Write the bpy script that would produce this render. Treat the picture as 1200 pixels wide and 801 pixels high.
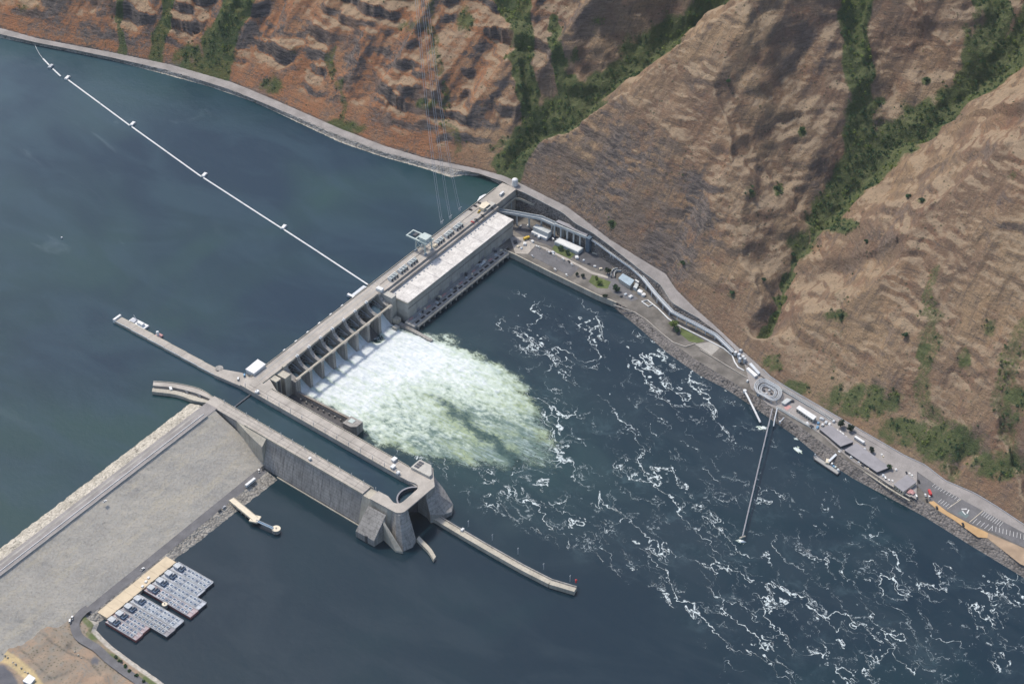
import bpy, math, random
import numpy as np
from mathutils import Vector, Matrix
R = math.radians
random.seed(7); RNG = np.random.default_rng(7)
scene = bpy.context.scene
COL = scene.collection
for o in list(bpy.data.objects): bpy.data.objects.remove(o)

# ------------------------------------------------------------------ camera
# World: metres, reservoir level z = 0, dam axis along +X, +Y upstream. Tailwater z = -30.
CAM = np.array([-1437.63, -1381.52, 1644.31])
AZ, DEP, FPX = 0.64274832, 0.68182653, 2800.0
FW = np.array([math.cos(AZ)*math.cos(DEP), math.sin(AZ)*math.cos(DEP), -math.sin(DEP)])
RT = np.cross(FW, [0, 0, 1]); RT /= np.linalg.norm(RT); UP = np.cross(RT, FW)
cd = bpy.data.cameras.new('camera'); cam = bpy.data.objects.new('camera', cd); COL.objects.link(cam)
cd.sensor_width = 36; cd.lens = FPX/1200*36; cd.clip_start = 10; cd.clip_end = 30000
cam.matrix_world = Matrix(((RT[0], UP[0], -FW[0], CAM[0]), (RT[1], UP[1], -FW[1], CAM[1]), (RT[2], UP[2], -FW[2], CAM[2]), (0, 0, 0, 1)))
scene.camera = cam
# ------------------------------------------------------------------ sky, sun, exposure
SUN_AZ, SUN_EL = R(76), R(55)            # azimuth (from +X towards +Y) the light comes from
w = bpy.data.worlds.new('World'); scene.world = w; w.use_nodes = True
nt = w.node_tree; bg = nt.nodes['Background']
sky = nt.nodes.new('ShaderNodeTexSky'); sky.sky_type = 'NISHITA'; sky.sun_disc = False
sky.sun_elevation = SUN_EL; sky.sun_rotation = math.pi/2 - SUN_AZ
sky.air_density = 1.0; sky.dust_density = 2.5; sky.ozone_density = 1.0; sky.altitude = 300
nt.links.new(sky.outputs[0], bg.inputs[0]); bg.inputs[1].default_value = 0.15
sl = bpy.data.lights.new('sun', 'SUN'); sl.energy = 2.5; sl.angle = R(6); sl.color = (1, .93, .82)
so = bpy.data.objects.new('sun', sl); COL.objects.link(so); so.location = (0, 0, 900)
so.rotation_euler = Vector((-math.cos(SUN_AZ)*math.cos(SUN_EL), -math.sin(SUN_AZ)*math.cos(SUN_EL), -math.sin(SUN_EL))).to_track_quat('-Z', 'Y').to_euler()
scene.view_settings.view_transform = 'Standard'; scene.view_settings.look = 'None'
scene.view_settings.exposure = 0.52; scene.view_settings.gamma = 1
scene.render.engine = 'CYCLES'

# ------------------------------------------------------------------ helpers
def P(px, py, z):
    """photo pixel (1200x801) -> world point on the level z of what it touches"""
    d = FW + RT*((px-600)/FPX) - UP*((py-400.5)/FPX)
    return CAM + d*((z-CAM[2])/d[2])
def P2(px, py, z): q = P(px, py, z); return (float(q[0]), float(q[1]))

class NT:
    """tiny node-tree builder"""
    def __init__(s, name):
        s.m = bpy.data.materials.new(name); s.m.use_nodes = True; s.t = s.m.node_tree
        s.b = s.t.nodes['Principled BSDF']; s._pos = None
    def n(s, typ, ins=None, **kw):
        nd = s.t.nodes.new('ShaderNode'+typ)
        for k, v in kw.items(): setattr(nd, k, v)
        for k, v in (ins or {}).items(): s.set(nd.inputs[k], v)
        return nd
    def set(s, sock, v):
        if isinstance(v, bpy.types.NodeSocket): s.t.links.new(v, sock)
        elif isinstance(v, bpy.types.Node): s.t.links.new(v.outputs[0], sock)
        else:
            if isinstance(v, tuple) and len(v) == 3 and sock.type == 'RGBA': v = (*v, 1)
            sock.default_value = v
    def pos(s):
        if s._pos is None: s._pos = s.n('NewGeometry').outputs['Position']
        return s._pos
    def map(s, vec, scale=(1, 1, 1), rot=(0, 0, 0)):
        return s.n('Mapping', {'Vector': vec, 'Scale': scale, 'Rotation': rot}).outputs[0]
    def noise(s, vec, scale, detail=4, rough=.55, dist=0):
        return s.n('TexNoise', {'Vector': vec, 'Scale': scale, 'Detail': detail, 'Roughness': rough, 'Distortion': dist})
    def ramp(s, f, lo, hi, a=0., b=1., smooth=True):
        return s.n('MapRange', {'Value': f, 'From Min': lo, 'From Max': hi, 'To Min': a, 'To Max': b}, interpolation_type='SMOOTHSTEP' if smooth else 'LINEAR').outputs[0]
    def mix(s, f, a, b, blend='MIX'):
        nd = s.n('Mix', data_type='RGBA', blend_type=blend)
        s.set(nd.inputs[0], f); s.set(nd.inputs[6], a); s.set(nd.inputs[7], b); return nd.outputs[2]
    def math(s, op, a, b=0.): return s.n('Math', {0: a, 1: b}, operation=op).outputs[0]
    def attr(s, name): return s.n('Attribute', attribute_name=name).outputs['Fac']
    def bump(s, h, strength=.3, dist=1., normal=None):
        nd = s.n('Bump', {'Height': h, 'Strength': strength, 'Distance': dist}); 
        if normal is not None: s.set(nd.inputs['Normal'], normal)
        return nd.outputs[0]
    def out(s, color=None, rough=.8, normal=None, metal=0, spec=.5):
        if color is not None: s.set(s.b.inputs['Base Color'], color)
        s.set(s.b.inputs['Roughness'], rough); s.b.inputs['Metallic'].default_value = metal
        s.b.inputs['Specular IOR Level'].default_value = spec
        if normal is not None: s.set(s.b.inputs['Normal'], normal)
        return s.m

def simple(name, c, var=.25, scale=.4, rough=.75, c2=None, metal=0, fine=2.5):
    """base colour broken by a coarse and a fine noise"""
    t = NT(name); p = t.pos()
    a = t.noise(p, scale, 5, .6); b = t.noise(p, fine, 3, .6)
    lo = tuple(v*(1-var) for v in c); hi = tuple(min(.95, v*(1+var)) for v in c)
    col = t.mix(t.ramp(a.outputs[0], .3, .7), lo, c2 or hi)
    col = t.mix(t.ramp(b.outputs[0], .35, .65, 0, .35), col, tuple(v*.6 for v in c))
    return t.out(col, rough, t.bump(b.outputs[0], .15, .3), metal, .3)

def concrete(name, c, dark, streak=.6, joint=0):
    """weathered concrete with vertical stain streaks and horizontal lift lines"""
    t = NT(name); p = t.pos()
    big = t.noise(p, .06, 4, .6); fine = t.noise(p, .8, 4, .65)
    st = t.noise(t.map(p, (.45, .45, .035)), 1., 4, .65)
    col = t.mix(t.ramp(big.outputs[0], .32, .68), c, tuple(v*.74 for v in c))
    col = t.mix(t.ramp(st.outputs[0], .45, .68, 0, streak), col, dark)
    col = t.mix(t.ramp(fine.outputs[0], .5, .75, 0, .45), col, tuple(v*.55 for v in c))
    if joint:
        wv = t.n('TexWave', {'Vector': p, 'Scale': joint, 'Distortion': .3}, wave_type='BANDS', bands_direction='Z')
        col = t.mix(t.ramp(wv.outputs['Fac'], .93, 1, 0, .5), col, dark)
    return t.out(col, .85, t.bump(fine.outputs[0], .25, .5), 0, .25)

class MB:
    def __init__(s): s.v = []; s.f = []; s.mi = []; s.cur = 0
    def add(s, vs, fs):
        b = len(s.v); s.v += [tuple(map(float, q)) for q in vs]
        for f in fs: s.f.append([b+i for i in f]); s.mi.append(s.cur)
        return s
    def box(s, x0, x1, y0, y1, z0, z1):
        if x0 > x1: x0, x1 = x1, x0
        if y0 > y1: y0, y1 = y1, y0
        return s.prism([(x0, y0), (x1, y0), (x1, y1), (x0, y1)], z0, z1)
    def obox(s, c, half, ang, z0, z1):
        ca, sa = math.cos(ang), math.sin(ang); hx, hy = half
        return s.prism([(c[0]+ca*a-sa*b, c[1]+sa*a+ca*b) for a, b in ((-hx, -hy), (hx, -hy), (hx, hy), (-hx, hy))], z0, z1)
    def prism(s, poly, z0, z1, top=None, bot=None):
        """poly: list of xy (any winding); z0/z1 numbers or lists; top: other xy list for the upper ring"""
        n = len(poly); top = top or poly
        ar = sum(poly[i][0]*poly[(i+1) % n][1]-poly[(i+1) % n][0]*poly[i][1] for i in range(n))
        zz0 = z0 if isinstance(z0, (list, tuple)) else [z0]*n; zz1 = z1 if isinstance(z1, (list, tuple)) else [z1]*n
        idx = list(range(n)) if ar > 0 else list(range(n))[::-1]
        vs = [(poly[i][0], poly[i][1], zz0[i]) for i in idx]+[(top[i][0], top[i][1], zz1[i]) for i in idx]
        fs = [list(range(n))[::-1], [n+i for i in range(n)]]+[[i, (i+1) % n, n+(i+1) % n, n+i] for i in range(n)]
        return s.add(vs, fs)
    def cyl(s, x, y, z0, z1, r, n=12, r1=None):
        a = [2*math.pi*i/n for i in range(n)]; r1 = r if r1 is None else r1
        return s.prism([(x+r*math.cos(t), y+r*math.sin(t)) for t in a], z0, z1, [(x+r1*math.cos(t), y+r1*math.sin(t)) for t in a])
    def dome(s, x, y, z, r, h, n=12, m=4):
        vs = [(x+r*math.cos(2*math.pi*i/n)*math.cos(j/m*math.pi/2), y+r*math.sin(2*math.pi*i/n)*math.cos(j/m*math.pi/2), z+h*math.sin(j/m*math.pi/2)) for j in range(m) for i in range(n)]+[(x, y, z+h)]
        fs = [[j*n+i, j*n+(i+1) % n, (j+1)*n+(i+1) % n, (j+1)*n+i] for j in range(m-1) for i in range(n)]+[[(m-1)*n+i, (m-1)*n+(i+1) % n, m*n] for i in range(n)]
        return s.add(vs, fs)
    def bar(s, a, b, wd, ht=None):
        """rectangular bar between two points"""
        a = Vector(a); b = Vector(b); d = (b-a)
        if d.length < 1e-6: return s
        d.normalize(); ht = ht or wd
        u = d.cross(Vector((0, 0, 1)))
        u = Vector((1, 0, 0)) if u.length < 1e-4 else u.normalized()
        v = u.cross(d); u = u*(wd/2); v = v*(ht/2)
        vs = [a-u-v, a+u-v, a+u+v, a-u+v, b-u-v, b+u-v, b+u+v, b-u+v]
        return s.add(vs, [[0, 1, 2, 3], [7, 6, 5, 4], [0, 4, 5, 1], [1, 5, 6, 2], [2, 6, 7, 3], [3, 7, 4, 0]])
    def path(s, pts, wd, ht=None):
        for a, b in zip(pts[:-1], pts[1:]): s.bar(a, b, wd, ht)
        return s
    def tube(s, pts, r, n=6):
        pts = [Vector(q) for q in pts]; b = len(s.v); m = len(pts)
        for i, q in enumerate(pts):
            d = (pts[min(i+1, m-1)]-pts[max(i-1, 0)]).normalized(); u = d.cross(Vector((0, 0, 1)))
            u = Vector((1, 0, 0)) if u.length < 1e-3 else u.normalized(); v = u.cross(d)
            for k in range(n): s.v.append(tuple(q+(u*math.cos(2*math.pi*k/n)+v*math.sin(2*math.pi*k/n))*r))
        for i in range(m-1):
            for k in range(n): s.f.append([b+i*n+k, b+i*n+(k+1) % n, b+(i+1)*n+(k+1) % n, b+(i+1)*n+k]); s.mi.append(s.cur)
        s.f += [[b+k for k in range(n)], [b+(m-1)*n+k for k in range(n)][::-1]]; s.mi += [s.cur]*2
        return s
    def loft(s, rows, close=False):
        b = len(s.v); n = len(rows[0])
        for r in rows: s.v += [tuple(map(float, q)) for q in r]
        for j in range(len(rows)-1):
            for i in range(n-1+(1 if close else 0)):
                i2 = (i+1) % n
                s.f.append([b+j*n+i, b+j*n+i2, b+(j+1)*n+i2, b+(j+1)*n+i]); s.mi.append(s.cur)
        return s
    def mesh(s, name, mats, off=(0, 0, 0), smooth=False):
        me = bpy.data.meshes.new(name)
        me.from_pydata([(a-off[0], b-off[1], c-off[2]) for a, b, c in s.v], [], s.f)
        for m in (mats if isinstance(mats, (list, tuple)) else [mats]): me.materials.append(m)
        me.polygons.foreach_set('material_index', s.mi)
        if smooth: me.polygons.foreach_set('use_smooth', [True]*len(me.polygons))
        me.update(); return me
    def build(s, name, mats, parent=None, smooth=False):
        off = parent['_o'] if parent is not None else (0, 0, 0)
        o = bpy.data.objects.new(name, s.mesh(name, mats, off, smooth)); COL.objects.link(o)
        if parent is not None:
            o.parent = parent; o['_o'] = tuple(off)
        else: o['_o'] = (0, 0, 0)
        return o
def tag(o, label=None, cat=None, group=None, kind=None):
    if label: o['label'] = label
    if cat: o['category'] = cat
    if group: o['group'] = group
    if kind: o['kind'] = kind
    return o
def thing(name, loc, label, cat, group=None):
    o = bpy.data.objects.new(name, None); COL.objects.link(o); o.location = loc; o['_o'] = tuple(map(float, loc)); o.empty_display_size = 1
    return tag(o, label, cat, group)
def place(name, me, loc, rz=0, parent=None):
    o = bpy.data.objects.new(name, me); COL.objects.link(o); o.location = loc; o.rotation_euler.z = rz
    if parent is not None:
        o.parent = parent; q = parent['_o']; o.location = (loc[0]-q[0], loc[1]-q[1], loc[2]-q[2])
    return o
def grid_mesh(name, X, Y, Z, mat, attrs=None, keep=None, smooth=True):
    ny, nx = X.shape; v = np.stack([X, Y, Z], -1).reshape(-1, 3)
    i = np.arange(ny*nx).reshape(ny, nx)
    q = np.stack([i[:-1, :-1], i[:-1, 1:], i[1:, 1:], i[1:, :-1]], -1).reshape(-1, 4)
    if keep is not None: q = q[keep[:-1, :-1].ravel()]
    me = bpy.data.meshes.new(name); me.vertices.add(len(v)); me.vertices.foreach_set('co', v.ravel())
    me.loops.add(q.size); me.loops.foreach_set('vertex_index', q.ravel().astype(np.int32))
    me.polygons.add(len(q)); me.polygons.foreach_set('loop_start', np.arange(0, q.size, 4, dtype=np.int32))
    me.polygons.foreach_set('use_smooth', np.full(len(q), smooth)); me.update(calc_edges=True)
    for k, a in (attrs or {}).items():
        at = me.attributes.new(k, 'FLOAT', 'POINT'); at.data.foreach_set('value', a.ravel().astype(np.float32))
    me.materials.append(mat); o = bpy.data.objects.new(name, me); COL.objects.link(o); o['_o'] = (0, 0, 0); return o
# numpy gradient noise
_perm = RNG.permutation(512); _perm = np.concatenate([_perm, _perm]); _ga = RNG.random(512)*2*np.pi
def perlin(x, y):
    xi = np.floor(x).astype(int); yi = np.floor(y).astype(int); xf = x-xi; yf = y-yi
    def g(a, b):
        h = _ga[_perm[(_perm[(xi+a) & 511]+yi+b) & 511]]; return np.cos(h)*(xf-a)+np.sin(h)*(yf-b)
    u = xf**3*(xf*(xf*6-15)+10); v = yf**3*(yf*(yf*6-15)+10)
    return ((g(0, 0)*(1-u)+g(1, 0)*u)*(1-v)+(g(0, 1)*(1-u)+g(1, 1)*u)*v)*1.4
def fbm(x, y, o=5, g=.5):
    s = 0; a = 1
    for k in range(o): s = s+a*perlin(x*2**k+17.3*k, y*2**k-9.1*k); a *= g
    return s
def sstep(a, b, x): t = np.clip((x-a)/(b-a), 0, 1); return t*t*(3-2*t)
def pline(pts): a = np.array(pts, float); o = np.argsort(a[:, 1]); return a[o]
def finterp(pts, k): 
    a = pline(pts); return lambda y: np.interp(y, a[:, 1], a[:, k])

# ------------------------------------------------------------------ materials
M = {}
M['deck'] = concrete('deck_concrete', (.43, .39, .34), (.25, .23, .2), .35)
M['deck_grey'] = concrete('grey_deck_concrete', (.36, .35, .33), (.2, .2, .19), .4)
M['wall'] = concrete('stained_wall_concrete', (.35, .33, .30), (.13, .12, .11), .7, .09)
M['wall_pale'] = concrete('pale_wall_concrete', (.46, .42, .34), (.22, .2, .17), .5)
M['wall_dark'] = concrete('wet_wall_concrete', (.10, .095, .095), (.04, .04, .04), .6)
M['house'] = concrete('powerhouse_concrete', (.46, .44, .39), (.3, .28, .24), .4, .05)
def roof_mat():
    t = NT('pale_roof_gravel'); p = t.pos(); a = t.noise(p, .1, 5, .65); b = t.noise(p, .55, 5, .7); c = t.noise(t.map(p, (.06, .3, 1)), 1, 4, .6)
    col = t.mix(t.ramp(a.outputs[0], .35, .65), (.66, .63, .58), (.5, .475, .44)); col = t.mix(t.ramp(b.outputs[0], .52, .68, 0, .75), col, (.27, .255, .24)); col = t.mix(t.ramp(c.outputs[0], .55, .68, 0, .5), col, (.36, .33, .3))
    return t.out(col, .9, t.bump(b.outputs[0], .3, .3), 0, .2)
M['roof'] = roof_mat()
M['roof_grey'] = simple('grey_roof', (.27, .26, .27), .12, .1, .85)
M['roof_blue'] = simple('blue_grey_metal_roof', (.32, .4, .45), .12, .2, .5)
M['asphalt'] = simple('asphalt', (.135, .132, .135), .2, .08, .9, fine=.8)
M['asphalt_dark'] = simple('dark_asphalt', (.085, .084, .09), .25, .08, .9, fine=.8)
M['road'] = simple('worn_road', (.27, .25, .235), .18, .06, .9, fine=.7)
M['gravel'] = simple('gravel', (.34, .32, .285), .2, .05, .95, fine=.5)
M['dirt'] = simple('dirt', (.34, .25, .17), .25, .05, .95, fine=.4)
M['white'] = simple('white_paint', (.66, .66, .64), .08, .3, .5)
M['cream'] = simple('cream_paint', (.66, .58, .44), .1, .3, .6)
M['grey_metal'] = simple('galvanised_metal', (.42, .44, .45), .15, .5, .5)
M['dark_metal'] = simple('dark_metal', (.06, .065, .075), .2, .6, .5)
M['green_metal'] = simple('pale_green_metal', (.44, .5, .47), .12, .5, .5)
M['yellow'] = simple('yellow_paint', (.6, .4, .05), .1, .5, .5)
M['red'] = simple('red_paint', (.5, .05, .05), .1, .5, .5)
M['black'] = simple('black_paint', (.02, .02, .022), .1, .5, .4)
M['blue'] = simple('blue_paint', (.14, .28, .42), .1, .5, .5)
M['silver'] = simple('silver_paint', (.45, .46, .48), .05, .5, .35)
M['pink'] = simple('faded_red', (.5, .27, .25), .15, .5, .7)
M['glass'] = simple('dark_glass', (.03, .04, .05), .1, .5, .15)
M['slate'] = simple('slate_panels', (.09, .13, .17), .2, .4, .6)
M['lawn'] = simple('lawn', (.1, .125, .045), .3, .1, .95)

# ------------------------------------------------------------------ the setting: shore lines read from the photograph
def W(px, py, z): q = P(px, py, z); return (q[0], q[1], z)
ROAD_UP = [W(*a) for a in [(0, 33, 5), (43, 45, 5), (90, 54, 5), (133, 62, 5), (200, 76, 5), (273, 97, 5), (333, 122, 5), (399, 151, 5), (450, 171, 5), (500, 186, 5), (560, 198, 6), (590, 206, 6),
    (606, 213, 6), (664, 242, 6), (684, 257, 4), (714, 280, 0), (747, 301, -4), (780, 321, -8), (792, 339, -10), (814, 361, -13), (837, 381, -15), (864, 406, -17), (887, 426, -19), (902, 441, -20),
    (917, 451, -20), (977, 486, -20.5), (1060, 534, -21), (1084, 545, -21.5), (1107, 563, -22), (1142, 578, -22), (1167, 593, -22), (1200, 615, -22)]]
ROAD_UP += [(250, 950, 5), (282, -960, -22)]
ROAD_LO = [W(*a) for a in [(0, 40, 5), (43, 50, 5), (90, 59, 5), (133, 68, 5), (200, 83, 5), (273, 106, 5), (333, 131, 5), (399, 159, 5), (450, 178, 5), (500, 191, 5), (560, 203, 5.5), (590, 213, 5.5),
    (605, 222, 5), (622, 230, 5), (660, 250, 5), (674, 262, 4), (694, 273, 1), (717, 290, -2), (747, 314, -6), (775, 335, -9), (787, 355, -11), (820, 374, -14), (842, 390, -16), (859, 407, -18),
    (880, 431, -20), (905, 449, -20), (960, 482, -20.5), (1040, 528, -21), (1100, 570, -22), (1200, 624, -22)]]
ROAD_LO += [(243, 950, 5), (272, -960, -22)]
xru, zru = finterp(ROAD_UP, 0), finterp(ROAD_UP, 2); xrl, zrl = finterp(ROAD_LO, 0), finterp(ROAD_LO, 2)
FORE = [W(*a, 0) for a in [(0, 44), (40, 52), (130, 70), (190, 86), (245, 101), (300, 120), (400, 167), (450, 184), (490, 195), (515, 203), (530, 208), (543, 205), (567, 206), (587, 216)]]+[(226, 950, 0)]
xfs = finterp(FORE, 0)
SHORE = [(336, -40), (336, -56), (333, -117), (331, -178), (331, -204), (318, -246), (302, -291), (290, -344), (288, -379), (281, -416), (267, -479), (254, -518), (246, -563), (243, -606), (240, -648), (230, -712), (221, -774), (200, -960)]
OUTER = [(337.5, -40), (337.5, -56), (334.5, -117), (332.5, -178), (334, -200), (332.5, -225), (317, -273), (303, -329), (294.5, -382), (284.5, -435), (271, -495), (256, -557), (252.5, -598), (250.5, -639), (243, -700), (232, -764), (212, -960)]
xsh, xou = finterp(SHORE, 0), finterp(OUTER, 0)
zter = lambda y: np.interp(y, [-960, -640, -430, -380, -300], [-22.4, -22.3, -21.4, -22.6, -23])

# ------------------------------------------------------------------ hillside
def gully(pix, z0, grad):
    """drainage line through photo pixels whose floor climbs at grad"""
    out = [W(*pix[0], z0)]
    for px in pix[1:]:
        q0 = np.array(out[-1]); z = q0[2]
        for _ in range(60):
            q = P(*px, z); z = .5*z+.5*(q0[2]+grad*np.hypot(q[0]-q0[0], q[1]-q0[1]))
        out.append(W(*px, z))
    return np.array(out)
GUL = [  # pixels, z0, floor gradient, side slope, half width that is green, strength
    (gully([(590, 200), (640, 168), (705, 118), (770, 68), (850, 8), (900, -40)], 8, .42), 1.0, 26, 1.0),
    (gully([(596, 190), (622, 150), (622, 90), (606, 40), (596, -20)], 20, .62), .95, 17, 1.0),
    (gully([(540, 140), (520, 90), (512, 40), (500, -20)], 60, .72), .9, 6, .55),
    (gully([(675, 62), (660, 20), (650, -25)], 130, .6), .9, 11, .9),
    (gully([(890, 402), (905, 380), (930, 318), (962, 268)], -16, .34), .66, 8, .85),
    (gully([(962, 268), (1010, 215), (1080, 150), (1140, 112), (1200, 55), (1260, -20)], 27, .36), .66, 30, 1.0),
    (gully([(1000, 212), (1016, 150), (1008, 80), (998, 20), (990, -30)], 66, .55), .75, 27, 1.0),
    (gully([(1155, 95), (1150, 50), (1160, 0), (1165, -30)], 125, .55), .85, 24, .9),
    (gully([(183, 72), (193, 40), (203, 0), (206, -20)], 8, .8), 1.0, 11, .8),
    (gully([(245, 88), (258, 50), (280, 12), (290, -25)], 8, .8), 1.05, 22, 1.0),
    (gully([(140, 62), (142, 20), (150, -20)], 8, .9), 1.1, 6, .7),
    (gully([(415, 156), (400, 130), (395, 90), (390, 20)], 8, .86), 1.1, 7, .6),
    (gully([(1120, 566), (1112, 500), (1092, 440), (1090, 380), (1110, 300)], -20, .66), .8, 12, .55),
    (gully([(1200, 590), (1186, 530), (1180, 470), (1196, 400), (1230, 300)], -18, .66), .8, 12, .55),
    (gully([(985, 490), (975, 430), (985, 360), (990, 300)], -18, .76), .8, 6, .4)]
def seg_dist(X, Y, pl):
    best = np.full(X.shape, 1e9); zz = np.zeros(X.shape)
    for a, b in zip(pl[:-1], pl[1:]):
        d = b[:2]-a[:2]; L = d@d; t = np.clip(((X-a[0])*d[0]+(Y-a[1])*d[1])/L, 0, 1)
        ds = np.hypot(X-a[0]-t*d[0], Y-a[1]-t*d[1]); m = ds < best
        best = np.where(m, ds, best); zz = np.where(m, a[2]+t*(b[2]-a[2]), zz)
    return best, zz
def hill_height(X, Y, full=True):
    d = X-xru(Y); zb = zru(Y); dp = np.maximum(d, 0)
    wx = X+18*perlin(X/70, Y/70)+7*perlin(X/24+5, Y/24); wy = Y+18*perlin(X/70+31, Y/70)+7*perlin(X/24+50, Y/24)
    kb = .80+.07*perlin(X/160+3, Y/160)+.06*sstep(40, 200, Y)
    h = zb+kb*dp+.38*np.minimum(dp, 95-40*sstep(-120, -330, Y))*sstep(55, 10, Y)*sstep(-360, -240, Y)-.00030*dp**2*(dp < 700)+np.minimum(dp/40, 1)*(6*fbm(X/140+7, Y/75, 3))*sstep(0, 40, dp)
    green = np.zeros_like(X)
    for pl, k, hw, st in GUL:
        ds, zz = seg_dist(wx, wy, pl)
        cap = zz+k*np.maximum(ds-2, 0)+.0006*ds**2
        dif = h-cap; s = np.clip(.5+dif/16, 0, 1); h = h-np.maximum(dif, 0)*s*s*(3-2*s)-0*s
        green = np.maximum(green, st*(1-sstep(hw*.45, hw*1.35, ds+7*perlin(X/14, Y/14))))
    # layered basalt: broken benches and small cliffs, stronger on the upstream spurs
    up_st = sstep(30, 110, Y)
    h = h+up_st*sstep(6, 70, dp)*(30*(.42-np.abs(perlin(Y/58+.10*wx/34, X/230+4)))+7*(.4-np.abs(perlin(Y/21+3, X/120))))
    for T, off, wmax, ps in ((31., 3, .14, 70), (17., 11, .2, 46), (9., 23, .3, 30), (4.6, 37, .42, 22)):
        ph = (h+.35*T*fbm(X/(4*T)+off, Y/(4*T), 3))/T; fr = ph-np.floor(ph)
        w = np.clip(-.08+.75*fbm(X/ps+off, Y/ps+3, 3), 0, wmax)*(1-.6*up_st)
        if T > 15: w = w+up_st*np.clip(2.2*(fbm(X/58+off, Y/70+8, 3)-.12), 0, .62)
        h = h+w*sstep(8, 40, dp)*T*(sstep(.42, .58, fr)-fr)
    # down-slope rills and crisp rock outcrops
    rk = sstep(.05, .4, fbm(X/48+40, Y/48, 3)+.25*up_st)
    h = h+sstep(6, 40, dp)*(1.3*fbm(X/70, Y/13, 4, .6)+.55*fbm(X/16+3, Y/11, 4, .6)+rk*(2.0*(.35-np.abs(perlin(X/10, Y/8)))+1.3*(.35-np.abs(perlin(X/4.6+9, Y/4))))+.5*perlin(X/3.1, Y/2.7))
    h = np.where(d < 0, zb-2.2*np.minimum(-d, 30), h)
    return h, green, d
STEP = 1.95
ys = np.arange(-940, 900, STEP); xs = np.arange(236, 1120, STEP)
HX, HY = np.meshgrid(xs, ys); HZ, HG, HD = hill_height(HX, HY)
# outside the view cone nothing needs to be built finely
vx = (HX-CAM[0])*RT[0]+(HY-CAM[1])*RT[1]+(HZ-CAM[2])*RT[2]; vw = (HX-CAM[0])*FW[0]+(HY-CAM[1])*FW[1]+(HZ-CAM[2])*FW[2]
vy = (HX-CAM[0])*UP[0]+(HY-CAM[1])*UP[1]+(HZ-CAM[2])*UP[2]
HPX = 600+FPX*vx/vw; HPY = 400.5-FPX*vy/vw
keep = (HPX > -120) & (HPX < 1330) & (HPY > -190) & (HD > -9)
# extra green patches the photograph shows on the open slopes (px, py, radius px, strength)
for px, py, rx, ry, st in [(500, 122, 16, 9, .75), (430, 90, 8, 10, .2), (480, 30, 30, 14, .5), (545, 25, 14, 22, .7), (880, 225, 10, 12, .6), (912, 222, 8, 10, .8), (940, 155, 7, 9, .8), (1085, 95, 7, 6, .9), (1030, 120, 10, 9, .8),
        (985, 265, 30, 12, .8), (940, 285, 22, 22, .75), (1085, 415, 14, 20, .8), (1130, 420, 10, 16, .8), (1190, 470, 22, 30, .8), (1110, 520, 50, 28, .95), (1010, 470, 60, 26, .8), (905, 425, 16, 14, .7), (930, 455, 26, 12, .75),
        (1170, 545, 40, 22, .8), (1060, 505, 44, 22, .8), (800, 310, 12, 12, .45), (857, 345, 10, 8, .5), (320, 100, 18, 14, .75), (345, 60, 12, 8, .45), (395, 150, 40, 12, .8), (225, 70, 26, 22, .85), (30, 8, 20, 12, .5), (716, 262, 7, 8, .8), (1080, 235, 7, 5, .7), (1185, 205, 10, 8, .5), (980, 370, 18, 10, .7), (1160, 385, 12, 14, .6), (740, 45, 22, 14, .5), (700, 30, 14, 18, .45)]:
    HG = np.maximum(HG, st*np.exp(-(((HPX-px)/rx)**2+((HPY-py)/ry)**2)**1.5)*(1+.5*perlin(HX/11, HY/11)))
HG = np.clip(HG, 0, 1)
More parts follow.
